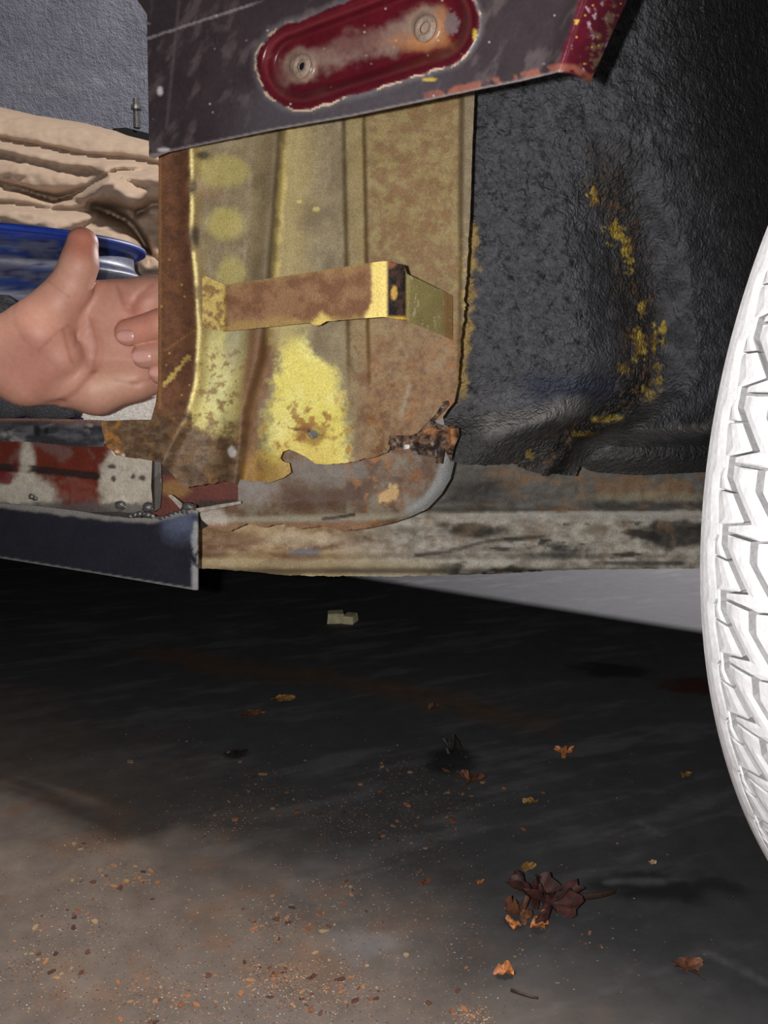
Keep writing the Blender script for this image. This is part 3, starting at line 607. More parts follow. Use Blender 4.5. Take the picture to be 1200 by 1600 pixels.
co = sheet('sill_cover', [(-260, 780), (0, 786), (100, 797), (190, 809, 1), (236, 810, 1), (262, 806, 1), (300, 796), (309, 800), (309, 922), (304, 922), (150, 896), (0, 872), (-260, 830)], lambda x, y: sl(x, y, 0.0), cv_color, car, M['sill'], step=3, rough=lambda x, y: np.full(len(x), .36), thick=0.003)
co['label'] = 'new black steel strip with bare metal right edge'
def lumps(name, spots, m, parent, seed=0):
    rnd = random.Random(seed); bm = bmesh.new()
    for px, py, Y, r in spots:
        c = Vector(W(px, py, Y)); v = bmesh.ops.create_icosphere(bm, subdivisions=2, radius=r)['verts']
        s = Vector((1 + rnd.random() * .6, .7, .8 + rnd.random() * .4))
        for q in v:
            d = q.co.copy(); q.co = c + Vector((d.x * s.x, d.y * s.y, d.z * s.z)) * (1 + .35 * (rnd.random() - .5))
    me = bpy.data.meshes.new(name); bm.to_mesh(me); bm.free(); me.shade_smooth(); return link(name, me, parent, m)
S = lambda x, y, o: float(sl(np.array([float(x)]), np.array([float(y)]), o)[0])
for px, py, r in ((49, 776, .0026), (188, 789, .0030), (231, 793, .0032), (60, 674, .0024)):
    lumps('weld_spot', [(px, py, S(px, py, .006), r), (px + 6, py + 3, S(px, py, .006), r * .7)], M['weld'], so, px)
lumps('weld_bead', [(x, 806 + 3 * math.sin(x) - max(0, x - 262) * .15, S(x, 806, .001), .0016 + .0012 * random.random()) for x in range(204, 300, 7)], M['weld'], co, 3)
ep = sheet('sill_end', [(238, 715), (250, 718), (253, 760), (250, 794), (240, 800), (236, 760)], lambda x, y: sl(x, y, 0.002) + (x - 238) * .0012, lambda x, y: mix(np.tile(lin(120, 116, 112), (len(x), 1)), lin(40, 36, 36), ss(243, 240, x)), car, M['sill'], step=2.5, rough=lambda x, y: np.full(len(x), .35))
def gap_color(x, y):
    n = fbm(x, y, 14, 4, 1)
    c = mix(np.tile(lin(104, 46, 34), (len(x), 1)), lin(78, 34, 26), n)
    c = mix(c, lin(130, 94, 46), .9 * blob(x, y, 270, 764, 28, 14, .4, .4, 2)); c = mix(c, lin(28, 24, 24), .85 * ss(778, 784, y + (n - .5) * 6) * ss(296, 316, x) + .8 * ss(746, 738, y) * ss(300, 280, x))
    return c
gp = sheet('sill_backing', [(236, 716), (380, 740), (384, 800), (236, 806)], lambda x, y: 0 * x + 0.682, gap_color, car, M['rust'], step=3)
sheet('edge_strip', [(262, 774), (268, 773), (297, 796), (376, 783), (377, 787), (312, 800), (298, 806), (288, 802)], lambda x, y: 0.648 + 0 * x, lambda x, y: mix(np.tile(lin(176, 164, 148), (len(x), 1)), lin(90, 84, 80), fbm(x, y, 10, 3, 4)), gp, M['rust'], step=2.4)
lumps('weld_spot', [(296, 793, .645, .0045), (291, 796, .645, .003)], M['weld'], gp, 9)

# --- floor pan and wing top, unseen and shaped for their shadows; far door card
fp_pts = [(-1.6, 1.42), (-0.36, 0.775), (-0.145, 0.668), (-0.115, 0.79), (0.42, 0.80), (0.62, 1.0), (1.1, 1.1), (1.1, 1.32), (0.609, 1.624), (0.136, 1.923), (-0.6, 2.4), (-1.6, 3.0)]  # unseen pan; outline laid out from the wanted shadow edges on the floor
def prism(name, pts, z0, z1, m, parent):
    n = len(pts); V = [(*p, z0) for p in pts] + [(*p, z1) for p in pts]
    Fc = [tuple(range(n - 1, -1, -1)), tuple(range(n, 2 * n))] + [(i, (i + 1) % n, n + (i + 1) % n, n + i) for i in range(n)]
    return link(name, make_mesh(name, V, Fc, None, False), parent, m)
prism('shadow_floor_pan', fp_pts, 0.268, 0.276, M['shadow_floor_pan'], car)
prism('shadow_wing_top', [(-0.28, 0.715), (-0.171, 0.645), (-0.02, 0.58), (0.131, 0.504), (0.38, 0.342), (0.95, 0.62), (0.95, 1.15), (-0.28, 1.15)], 0.80, 0.803, M['shadow_floor_pan'], car)  # unseen; added and extended to shade the hand and near floor
def dc_color(x, y):
    n = fbm(x, y, 60, 4, 1)
    c = mix(np.tile(lin(160, 162, 178), (len(x), 1)), lin(136, 138, 154), n)
    for p in ([(40, 140), (135, 125), (300, 85)], [(60, 150), (150, 132), (300, 100)], [(190, 165), (300, 140)]):
        c = mix(c, lin(190, 190, 200), .35 * ss(3, .8, seg(x, y, p) + (vn(x / 5, y / 5, 3) - .5) * 3))
    return c
dco = sheet('door_card', [(-350, -300), (420, -300), (420, 640), (-350, 640)], lambda x, y: 1.80 + 0.02 * np.sin(y / 130.0) - 0.0004 * x, dc_color, car, M['vinyl'], step=9, thick=0.04)
dco['label'] = 'dark grey grained vinyl trim panel at the back of the cabin'
tub = bmesh.new()
c0 = Vector(W(214, 200, 1.60)); 
for (h0, h1, r) in ((0, .03, .006), (.03, .036, .009), (.036, .048, .005)):
    bmesh.ops.create_cone(tub, cap_ends=True, segments=14, radius1=r, radius2=r * .9, depth=h1 - h0, matrix=Matrix.Translation(c0 + Vector((0, 0, (h0 + h1) / 2))))
me = bpy.data.meshes.new('lock_pin'); tub.to_mesh(me); tub.free(); link('lock_pin', me, dco, M['steel'])
sheet('trim_ledge', [(175, 201), (196, 199), (214, 204), (240, 210), (240, 222), (214, 215), (180, 206)], lambda x, y: 1.60 + 0 * x, lambda x, y: np.tile(lin(18, 18, 20), (len(x), 1)), dco, M['skin_panel'], step=4, thick=.12)

# --- tyre
RT = 0.3293; TA = math.radians(67.9)
AX = Vector((math.cos(TA), -math.sin(TA), 0)); PV = Vector((math.sin(TA), math.cos(TA), 0))
TC = Vector((0.4377, 0.5030, RT + 0.001))                       # centre of the far shoulder circle
TWID = 0.140
def tpt(ang, wv, r):                                            # ang 0 points at -PV (towards the viewer), wv across the tread
    d = -PV * math.cos(ang) + Vector((0, 0, 1)) * math.sin(ang)
    return TC + AX * wv + d * r
def crown(wv):
    t = (wv / TWID) * 2 - 1; return RT - 0.010 * abs(t) ** 2.6
NP = 70; GD = 0.0048
def tyre_base():
    prof = [(.016, RT - .115), (.002, RT - .085), (.000, RT - .045), (.002, RT - .022)] + [(wv, crown(wv) - GD) for wv in np.linspace(.004, TWID - .004, 12)] + [(TWID - .002, RT - .022), (TWID + .014, RT - .045), (TWID + .016, RT - .085), (TWID + .008, RT - .115)]
    n = 210; V = [tuple(tpt(2 * math.pi * i / n, wv, r)) for i in range(n) for wv, r in prof]; m = len(prof)
    Fc = [(i * m + j, i * m + (j + 1) % m, ((i + 1) % n) * m + (j + 1) % m, ((i + 1) % n) * m + j) for i in range(n) for j in range(m)]
    return link('tyre', make_mesh('tyre', V, Fc), car, M['rubber'])
tyre = tyre_base(); tyre['label'] = 'tyre with pale dusty zigzag tread'
PA = 2 * math.pi / NP
def saw(u):                                                     # straight leg, long diagonal, short jump back
    u = (-u) % 1.0
    return 0.0 if u < .30 else ((u - .30) / .58 if u < .88 else 1 - (u - .88) / .12)
GB = [0.0, 0.013, 0.027, 0.047, 0.093, 0.113, 0.127, TWID]; AMP = [0, .003, .015, .016, .016, .015, .003, 0]; PH = [0, .3, .0, .12, .5, .62, .2, 0]; GW = [-.001, .0009, .0023, .0023, .0023, .0023, .0009, -.001]
SH = [0, .5, .90, .10, .62, .4, .2]
def rib(k):
    """One pitch of rib k: side walls follow the zigzag grooves, ends cut by a narrow slit."""
    bm = bmesh.new(); ns, nw = 44, 3; gap = (0, .03, .05, .035, .05, .03, 0)[k]
    top = []; bot = []
    for i in range(ns + 1):
        u = gap / 2 + (1 - gap) * i / ns + SH[k]
        lo = GB[k] + AMP[k] * (saw(u + PH[k]) - .5) + GW[k]; hi = GB[k + 1] + AMP[k + 1] * (saw(u + PH[k + 1]) - .5) - GW[k + 1]
        if hi < lo + .002: hi = lo + .002
        rt, rb = [], []
        for j in range(nw + 1):
            t = j / nw; wv = lo + (hi - lo) * t; aa = u * PA
            e = .0007 if (j in (0, nw) or (i in (0, ns) and gap)) else 0
            rt.append(bm.verts.new(tpt(aa, wv, crown(min(max(wv, 0), TWID)) - e))); rb.append(bm.verts.new(tpt(aa, wv, crown(min(max(wv, 0), TWID)) - GD - .001)))
        top.append(rt); bot.append(rb)
    for i in range(ns):
        for j in range(nw): bm.faces.new((top[i][j], top[i + 1][j], top[i + 1][j + 1], top[i][j + 1]))
        for f in (bm.faces.new((top[i][0], bot[i][0], bot[i + 1][0], top[i + 1][0])), bm.faces.new((top[i][nw], top[i + 1][nw], bot[i + 1][nw], bot[i][nw]))): f.material_index = 0 if k in (0, 6) else 1
    for j in range(nw):
        for f in (bm.faces.new((top[0][j], top[0][j + 1], bot[0][j + 1], bot[0][j])), bm.faces.new((top[ns][j], bot[ns][j], bot[ns][j + 1], top[ns][j + 1]))): f.material_index = 1
    bmesh.ops.recalc_face_normals(bm, faces=bm.faces); return bm
RT_M = lambda i: Matrix.Translation(TC) @ Matrix.Rotation(-i * PA, 4, AX) @ Matrix.Translation(-TC)
FRONT = [i for i in range(NP) if i <= 16 or i >= NP - 16]
rest = bmesh.new()
for k in range(7):
    bm = rib(k); me = bpy.data.meshes.new('tread_block'); bm.to_mesh(me); me.materials.append(M['tread']); me.materials.append(M['rubber'])
    for i in range(NP):
        if i in FRONT:
            o = bpy.data.objects.new('tread_block', me); COL.objects.link(o); o.parent = tyre; o.matrix_local = RT_M(i)
        else:
            tmp = bpy.data.meshes.new('tmp'); bm.to_mesh(tmp); tmp.transform(RT_M(i)); rest.from_mesh(tmp); bpy.data.meshes.remove(tmp)
    bm.free()
me = bpy.data.meshes.new('far_tread'); rest.to_mesh(me); rest.free(); o = link('far_tread', me, tyre, M['tread']); me.materials.append(M['rubber']); o['kind'] = 'stuff'
def rim():
    prof = [(.0, RT - .116), (.0, RT - .13), (.03, RT - .145), (TWID - .03, RT - .145), (TWID, RT - .13), (TWID, RT - .116)]
    n = 64; m = len(prof); V = [tuple(tpt(2 * math.pi * i / n, wv, r)) for i in range(n) for wv, r in prof]
    Fc = [(i * m + j, i * m + j + 1, ((i + 1) % n) * m + j + 1, ((i + 1) % n) * m + j) for i in range(n) for j in range(m - 1)]
    b = len(V); 
    for wv, r in ((TWID - .04, RT - .145), (TWID - .05, .09), (TWID - .03, .05), (TWID - .03, .001)):
        V += [tuple(tpt(2 * math.pi * i / n, wv, r)) for i in range(n)]
    for q in range(3): Fc += [(b + q * n + i, b + q * n + (i + 1) % n, b + (q + 1) * n + (i + 1) % n, b + (q + 1) * n + i) for i in range(n)]
    link('wheel_rim', make_mesh('wheel_rim', V, Fc), car, M['rim'])
rim()

# ------------------------------------------------------------------ things lying in the cabin
# blue ribbed drum
def drum():
    Yc, r = 1.03, 0.207; right = W(206, 470, Yc); c = Vector((right[0] - r * .985, Yc, 0.277)); ztop = float(W(-60, 338, Yc - r)[2]); h = ztop - c.z
    d = empty('blue_drum', c, 'scratched blue steel drum with raised ribs, behind the hand', 'drum')
    prof = [(r * .6, 0), (r * .97, 0), (r, .004)]
    z = .02; 
    ribs = [h - .035, h - .075, h - .12]
    for zz in np.linspace(.01, h - .008, 120):
        q = r - .006
        for rb, wd, am in ((h - .034, .006, .009), (h - .066, .008, .010), (h - .10, .008, .009), (h - .15, .01, .008)):
            q += am * math.exp(-((zz - rb) / wd) ** 2)
        prof.append((q, zz))
    prof += [(r + .005, h - .004), (r + .004, h), (r - .006, h), (r - .008, h - .012), (r * .5, h - .014), (.001, h - .014)]
    n = 128; m = len(prof); V = []; C = []
    for i in range(n):
        a = 2 * math.pi * i / n
        for q, zz in prof: V.append((q * math.cos(a), q * math.sin(a), zz))
    V = np.array(V); th = np.repeat(np.arange(n) / n * 2 * math.pi * r, m); zz = V[:, 2]
    rr = np.hypot(V[:, 0], V[:, 1]); nn = fbm(th * 1000, zz * 1000, 30, 5, 1, 8); n2 = fbm(th * 1000, zz * 1000, 9, 4, 2, 4)
    c = mix(np.tile(lin(38, 60, 124), (len(V), 1)), lin(26, 36, 74), ss(.4, .6, nn))
    c = mix(c, lin(150, 152, 166), .95 * ss(r - .005, r + .003, rr) * ss(.26, .46, n2)); c = mix(c, lin(104, 108, 128), .55 * ss(.48, .62, .5 * nn + .5 * n2))
    c = mix(c, lin(28, 62, 170), .9 * ss(h - .012, h - .004, zz))
    Fc = [(i * m + j, ((i + 1) % n) * m + j, ((i + 1) % n) * m + j + 1, i * m + j + 1) for i in range(n) for j in range(m - 1)]
    link('drum_body', make_mesh('drum_body', V, Fc, c), d, M['drum'])
    rg = [(r + .0055 + .0035 * math.cos(t), h - .003 + .0035 * math.sin(t)) for t in np.linspace(0, 2 * math.pi, 9)[:-1]]
    V = [(q * math.cos(2 * math.pi * i / n), q * math.sin(2 * math.pi * i / n), zz) for i in range(n) for q, zz in rg]; m = 8
    Fc = [(i * m + j, ((i + 1) % n) * m + j, ((i + 1) % n) * m + (j + 1) % m, i * m + (j + 1) % m) for i in range(n) for j in range(m)]
    link('rim_bead', make_mesh('rim_bead', V, Fc, np.tile(lin(34, 66, 168), (len(V), 1))), d, M['drum'])
drum()
# brown canvas heap
def fold(x, y, pts, up, dn):                        # a fold: a sharp valley line, the cloth swelling softly below it
    xs = [p[0] for p in pts]; v = np.interp(x, xs, [p[1] for p in pts]); d = y - v
    return d
VALL = [([(-260, 190), (0, 222), (90, 236), (150, 246), (250, 262)], 62, .06), ([(-260, 262), (-40, 276), (40, 300), (84, 316), (130, 300), (172, 272), (250, 268)], 48, .042), ([(-260, 330), (0, 318), (80, 332), (150, 330), (200, 350), (236, 400), (300, 470)], 70, .06)]
def tarp_depth(x, y):
    Y = 1.31 + 0.0009 * np.clip(430 - y, 0, 400); wob = (fbm(x, y, 80, 2, 14, 60) - .5) * 14
    top = ip(x, [(-260, 130), (0, 166), (60, 180), (130, 192), (190, 205), (240, 218), (340, 240)])
    prev = y - top
    Y = Y - .05 * np.sqrt(np.clip(1 - ((prev - 34) / 40) ** 2, 0, 1)) * (prev < 74)
    for pts, wd, am in VALL:
        v = ip(x, pts); d = y + wob - v
        bul = np.where(d > 0, np.sqrt(np.clip(1 - ((d - wd * .55) / (wd * .62)) ** 2, 0, 1)), 0)
        Y = Y - am * bul - .0 * d + .032 * np.exp(-(d / 6) ** 2)
    k = seg(x, y, [(168, 272), (150, 300), (146, 318)]); Y = Y - .03 * np.exp(-(k / 14) ** 2)
    k = seg(x, y, [(146, 320), (165, 330), (200, 350), (222, 378), (232, 410)]); Y = Y + .07 * np.exp(-(k / 8) ** 2)
    k = seg(x, y, [(214, 332), (234, 318), (252, 318)]); Y = Y + .06 * np.exp(-(k / 7) ** 2)
    k = seg(x, y, [(170, 280), (205, 318), (215, 330)]); Y = Y - .035 * np.exp(-(k / 18) ** 2)
    q = (fbm(x + y * .4, y, 46, 4, 4, 16) - .5) * .022 + (fbm(x, y, 14, 3, 5) - .5) * .005
    return Y - q + .08 * np.exp(-np.clip(y - top, 0, 99) / 5)
to = sheet('canvas_heap', [(-260, 130), (-100, 152), (0, 167), (60, 181, 1), (130, 192, 1), (178, 204, 1), (200, 212), (240, 222), (340, 240), (360, 400), (360, 652), (-260, 652)], tarp_depth, lambda x, y: np.tile(lin(178, 152, 132), (len(x), 1)), None, M['canvas'], step=4, thick=.012)
tag(to, 'crumpled brown canvas sheet heaped above the blue drum', 'canvas sheet')
# white box
b = empty('white_box', tuple(W(215, 655, 0.90) * [1, 1, 0] + [0, 0, .277]), 'white card box seen between the hand and the sill', 'box')
c = b.location; zt = float(W(215, 617, 0.90)[2])
bx = slab('box_body', -.04, .11, -.045, .045, 0, zt - .277 - .006, M['white'], b)
slab('box_lid', -.042, .112, -.047, .047, zt - .277 - .02, zt - .277, M['white'], b)

# ------------------------------------------------------------------ the hand
YH = 0.738
def hp(px, py, dy=0.0): return np.array(W(px, py, YH + dy))
PXM = YH / F
HAND = [  # a, b, ra, rb (pixels at the hand's depth), blend
    ((-40, 560, .012), (228, 476, .010), 46, 36), ((-40, 560, .014), (232, 505, .012), 46, 36), ((-30, 565, .014), (225, 545, .014), 44, 36), ((0, 580, .012), (205, 590, .014), 38, 38),
    ((20, 584, .0), (150, 606, .004), 36, 40), ((150, 606, .004), (212, 592, .008), 40, 30),            # heel and little finger edge
    ((12, 556, -.008), (62, 520, -.017), 60, 48), ((40, 588, -.008), (92, 556, -.013), 46, 36),        # ball of the thumb
    ((62, 512, -.012), (112, 446, -.014), 45, 29), ((112, 446, -.014), (124, 412, -.012), 28, 24.5), ((124, 412, -.012), (129, 380, -.008), 26, 23),
    ((140, 470, .012), (240, 468, .012), 30, 34), ((100, 490, .010), (150, 480, .012), 32, 32),        # web and index root
    ((-160, 560, .05), (-20, 552, .016), 52, 50),                                                       # wrist
]
FINGERS = [
    [((235, 470, .012), (335, 462, .022), 32, 29), ((335, 462, .022), (330, 500, -.004), 27, 25), ((330, 500, -.004), (250, 507, -.014), 25, 22.5), ((250, 507, -.014), (200, 520, -.012), 22.5, 20)],
    [((235, 505, .014), (345, 510, .026), 30, 27), ((345, 510, .026), (340, 540, -.002), 25, 23), ((340, 540, -.002), (268, 549, -.011), 23, 21.5), ((268, 549, -.011), (226, 556, -.010), 21, 19.5)],
    [((228, 545, .014), (345, 548, .026), 28, 25), ((345, 548, .026), (340, 570, .002), 23, 21), ((340, 570, .002), (285, 578, -.006), 21, 19.5), ((285, 578, -.006), (250, 583, -.006), 19, 17)],
    [((208, 588, .014), (310, 592, .026), 26, 22), ((310, 592, .026), (300, 604, .004), 20, 18), ((300, 604, .004), (268, 604, .0), 18, 15)],
]
CREASE = [([(98, 515, -.020), (104, 540, -.022), (112, 566, -.019)], 3.2, .5), ([(140, 500, -.010), (150, 540, -.009), (146, 580, -.010), (118, 612, -.010), (80, 636, -.008)], 5, .6),
          ([(60, 548, -.026), (84, 524, -.026), (106, 508, -.020)], 2.4, .4), ([(184, 448, -.006), (192, 474, -.010), (206, 482, -.009)], 4, .6), ([(206, 482, -.009), (216, 462, -.010), (238, 446, -.010)], 4, .6),
          ([(77, 440, -.014), (92, 452, -.022), (108, 464, -.022)], 2, .3), ([(180, 594, -.006), (215, 600, -.006), (235, 592, -.006)], 3, .4), ([(116, 540, -.012), (122, 520, -.012), (136, 508, -.010)], 3, .4)]
def surface_nets(S, org, h):
    nx, ny, nz = S.shape; ins = S < 0
    cs = sum(ins[i:nx - 1 + i, j:ny - 1 + j, k:nz - 1 + k].astype(int) for i in (0, 1) for j in (0, 1) for k in (0, 1))
    act = (cs > 0) & (cs < 8); idx = -np.ones(act.shape, int); idx[act] = np.arange(act.sum()); I = np.argwhere(act)
    acc = np.zeros((len(I), 3)); cnt = np.zeros(len(I))
    corners = [(i, j, k) for i in (0, 1) for j in (0, 1) for k in (0, 1)]
    val = {c: S[I[:, 0] + c[0], I[:, 1] + c[1], I[:, 2] + c[2]] for c in corners}
    for a in corners:
        for ax in range(3):
            if a[ax] == 0:
                b = list(a); b[ax] = 1; b = tuple(b); m = (val[a] < 0) != (val[b] < 0)
                t = np.where(m, val[a] / (val[a] - val[b] + 1e-12), 0); p = np.tile(np.array(a, float), (len(I), 1)); p[:, ax] += t
                acc[m] += p[m]; cnt[m] += 1
    V = org + h * (I + acc / cnt[:, None]); Fc = []
    for ax in range(3):
        o1, o2 = (ax + 1) % 3, (ax + 2) % 3
        A = np.moveaxis(ins, ax, 0); cr = np.moveaxis(A[:-1] != A[1:], 0, ax); dirn = np.moveaxis(A[:-1], 0, ax)
        E = np.argwhere(cr); E = E[(E[:, o1] > 0) & (E[:, o2] > 0) & (E[:, o1] < S.shape[o1] - 1) & (E[:, o2] < S.shape[o2] - 1)]
        d1 = np.zeros(3, int); d1[o1] = 1; d2 = np.zeros(3, int); d2[o2] = 1
        g = lambda e: idx[e[:, 0], e[:, 1], e[:, 2]]
        q = np.stack([g(E - d1 - d2), g(E - d2), g(E), g(E - d1)], 1); fl = ~dirn[E[:, 0], E[:, 1], E[:, 2]]
        q[fl] = q[fl][:, ::-1]; Fc.append(q)
    return V, np.concatenate(Fc)
def cone_sdf(P, a, b, ra, rb):
    ab = b - a; t = np.clip(((P - a) @ ab) / (ab @ ab), 0, 1)
    return np.linalg.norm(P - a - t[..., None] * ab, axis=-1) - (ra + (rb - ra) * t)
def smin(a, b, k):
    h = np.clip(.5 + .5 * (b - a) / k, 0, 1); return b * (1 - h) + a * h - k * h * (1 - h)
def build_hand():
    root = empty('person', hp(20, 650, .02), 'person giving a thumbs-up, dark grey woolly sleeve, hand behind the rusty panel', 'person')
    lo = hp(-170, 670, -.06); hi = hp(390, 330, .09); lo[1] = YH - .055; hi[1] = YH + .085; h = .0013
    n = np.ceil((hi - lo) / h).astype(int)
    g = np.stack(np.meshgrid(*[lo[i] + h * np.arange(n[i]) for i in range(3)], indexing='ij'), -1).astype(np.float32)
    S = np.full(g.shape[:3], 9., np.float32)
    for a, b, ra, rb in HAND: S = smin(S, cone_sdf(g, hp(*a), hp(*b), ra * PXM, rb * PXM), .007)
    for f in FINGERS:
        a, b, ra, rb = f[0]; S = smin(S, cone_sdf(g, hp(*a), hp(*b), ra * PXM, rb * PXM), .009)
        D = np.full(g.shape[:3], 9., np.float32)
        for a, b, ra, rb in f[1:]: D = smin(D, cone_sdf(g, hp(*a), hp(*b), ra * PXM, rb * PXM), .003)
        S = smin(S, D, .0016)
    for pts, r, dep in CREASE:
        D = np.full(g.shape[:3], 9., np.float32)
        for a, b in zip(pts[:-1], pts[1:]): D = np.minimum(D, cone_sdf(g, hp(*a), hp(*b), r * PXM, r * PXM))
        k = .004; S = -smin(-S, D + r * PXM * (1 - dep), k) if False else S + .0044 * dep * np.exp(-(np.maximum(D + r * PXM, 0) / (r * PXM * 1.5)) ** 2)
    # open the forearm end inside the sleeve: keep closed surface
    V, Fc = surface_nets(S, lo, h)
    # paint: redder thumb tip, knuckles and creases
    t = np.linalg.norm; x = 600 + F * V[:, 0] / (V[:, 1] * CT - (V[:, 2] - H) * ST) ; y = 800 - F * ((V[:, 1] * ST + (V[:, 2] - H) * CT) / (V[:, 1] * CT - (V[:, 2] - H) * ST))
    n = fbm(x, y, 40, 4, 1); n2 = fbm(x, y, 9, 3, 2)
    c = mix(np.tile(lin(202, 152, 132), (len(V), 1)), lin(188, 134, 116), n)
    c = mix(c, lin(190, 112, 92), .7 * blob(x, y, 128, 375, 30, 40, .8)); c = mix(c, lin(200, 126, 108), .55 * blob(x, y, 215, 500, 50, 40, .9))
    c = mix(c, lin(180, 112, 100), .5 * blob(x, y, 50, 575, 70, 60, .9)); c = mix(c, lin(216, 172, 146), .5 * blob(x, y, 170, 600, 70, 40, .9))
    for pts, r, dep in CREASE:
        c = mix(c, lin(150, 84, 70), .75 * dep * ss(r * 1.6, .5, seg(x, y, [p[:2] for p in pts])))
    o = link('hand', make_mesh('hand', V - np.array(root.location), Fc.tolist(), c), root, M['skin'])
    # nails
    for px, py, dy, wd, hg, rot, nd in ((194, 525, -.0265, 15, 9.5, .02, (-.25, -1, .0)), (220, 557, -.0235, 16, 10.5, .05, (-.1, -1, .05)), (246, 582, -.0165, 14, 9, .05, (-.05, -1, .05)), (106, 384, -.014, 7, 17, 1.45, (-1, -.35, .05))):
        V = []; Fq = []; N = 20; R = 5
        for i in range(R + 1):
            for j in range(N):
                a = 2 * math.pi * j / N; q = i / R; ca, sa = math.cos(a), math.sin(a)
                ex = abs(ca) ** .8 * (1 if ca > 0 else -1); ey = abs(sa) ** .8 * (1 if sa > 0 else -1)
                V.append((wd * q * ex * PXM, (.0022 * (q * ey) ** 2 + (.0012 if i == R else 0)), hg * q * ey * PXM))
        for i in range(R):
            for j in range(N): Fq.append((i * N + j, i * N + (j + 1) % N, (i + 1) * N + (j + 1) % N, (i + 1) * N + j))
        no = link('fingernail', make_mesh('fingernail', V, Fq), root, M['nail'])
        no.location = Vector(hp(px, py, dy)) - root.location
        d = Vector(nd).normalized(); no.rotation_euler = (0, -rot if px != 109 else 0, math.atan2(d.x, -d.y) if px != 109 else -1.2)
    # sleeve
    A = [(130, 612, .03, 44), (70, 578, .036, 80), (0, 558, .04, 99), (-120, 552, .04, 104), (-300, 550, .02, 108), (-560, 550, -.03, 112)]
    V = []; Fq = []; N = 48; rows = []
    pts = []
    for k in range(len(A) - 1):
        for s in np.linspace(0, 1, 8, endpoint=False):
            q = s; pts.append(tuple(np.array(A[k]) * (1 - q) + np.array(A[k + 1]) * q))
    pts.append(A[-1])
    prof = [(p[0], p[1], p[2], p[3] * .25) if i == 0 else p for i, p in enumerate(pts)]
    for i, (px, py, dy, r) in enumerate(prof):
        c0 = hp(px, py, dy)
        for j in range(N):
            a = 2 * math.pi * j / N; rr = min(r, 300) * PXM * (1 + .03 * math.sin(i * 1.3 + 3 * a) + .03 * math.sin(i * .7 + 5 * a))
            V.append((c0[0] + .15 * rr * math.cos(a), c0[1] + rr * .55 * math.sin(a), c0[2] + rr * math.cos(a)))
    for i in range(len(prof) - 1):
        for j in range(N): Fq.append((i * N + j, (i + 1) * N + j, (i + 1) * N + (j + 1) % N, i * N + (j + 1) % N))
    Fq.append(tuple(range(N))); Fq.append(tuple(range(len(V) - 1, len(V) - 1 - N, -1)))
    link('sleeve', make_mesh('sleeve', np.array(V) - np.array(root.location), Fq), root, M['wool'])
build_hand()

# ------------------------------------------------------------------ litter on the floor
def leaf_mesh(name, lobes, length, curl, color, seed, tip=(0, 0, 0)):
    rnd = np.random.default_rng(seed); n = 64; rings = 9; curl = curl * .42
    th = np.linspace(0, 2 * math.pi, n, endpoint=False)
    r = .55 + (.24 * np.cos(lobes * th) + .09 * np.cos(3 * lobes * th + seed) if lobes > 3 else .10 * np.cos(2 * th) + .07 * np.cos(3 * th + seed) + .05 * np.cos(7 * th)) + .10 * np.cos(th); r = r * (1 + .08 * (rnd.random(n) - .5))
    V = []; C = []
    for i in range(rings + 1):
        q = i / rings
        for j in range(n):
            x = r[j] * q * math.cos(th[j]); y = r[j] * q * math.sin(th[j]) * .8
            z = curl * (q ** 2) * (.45 + .5 * math.sin(2 * th[j] + seed) + .35 * math.sin(5 * th[j] + 2 * seed)) + .06 * q * (rnd.random() - .5)
            V.append((x * length * (1 - .25 * curl * q), y * length, max(z * length, -0.2 * length)))
    V = np.array(V); V[:, 2] -= V[:, 2].min() - .0004
    ang = np.tile(th, rings + 1); q = np.repeat(np.arange(rings + 1) / rings, n)
    nn = fbm(V[:, 0] / length * 9 + seed, V[:, 1] / length * 9, 1.0, 4, seed)
    c = mix(np.tile(np.array(color[0]), (len(V), 1)), color[1], ss(.35, .65, nn))
    c = mix(c, color[2], .6 * ss(.10, .02, np.abs(np.sin(ang * lobes / 2))) * (q > .05))
    Fc = [(i * n + j, (i + 1) * n + j, (i + 1) * n + (j + 1) % n, i * n + (j + 1) % n) for i in range(rings) for j in range(n)]
    return make_mesh(name, V, Fc, c)
BR = [lin(74, 40, 36), lin(48, 28, 27), lin(98, 66, 50)]; OR = [lin(196, 126, 72), lin(150, 88, 48), lin(206, 156, 104)]; YB = [lin(160, 122, 66), lin(116, 84, 46), lin(190, 160, 90)]; DB = [lin(112, 70, 46), lin(74, 46, 34), lin(146, 98, 60)]
def stalk(name, pts, r, m, parent, base):
    cu = []
    V = []; Fq = []; N = 7
    P = [np.array(p) for p in pts]
    for i, p in enumerate(P):
        rr = r * (1 - .4 * i / len(P))
        for j in range(N):
            a = 2 * math.pi * j / N; V.append(p - np.array(base) + [rr * math.cos(a) * .3, rr * math.cos(a) * .6, rr + rr * math.sin(a)])
    for i in range(len(P) - 1):
        for j in range(N): Fq.append((i * N + j, (i + 1) * N + j, (i + 1) * N + (j + 1) % N, i * N + (j + 1) % N))
    Fq += [tuple(range(N)), tuple(range(len(V) - 1, len(V) - 1 - N, -1))]
    return link(name, make_mesh(name, V, Fq, np.tile(lin(58, 40, 32), (len(V), 1))), parent, m)
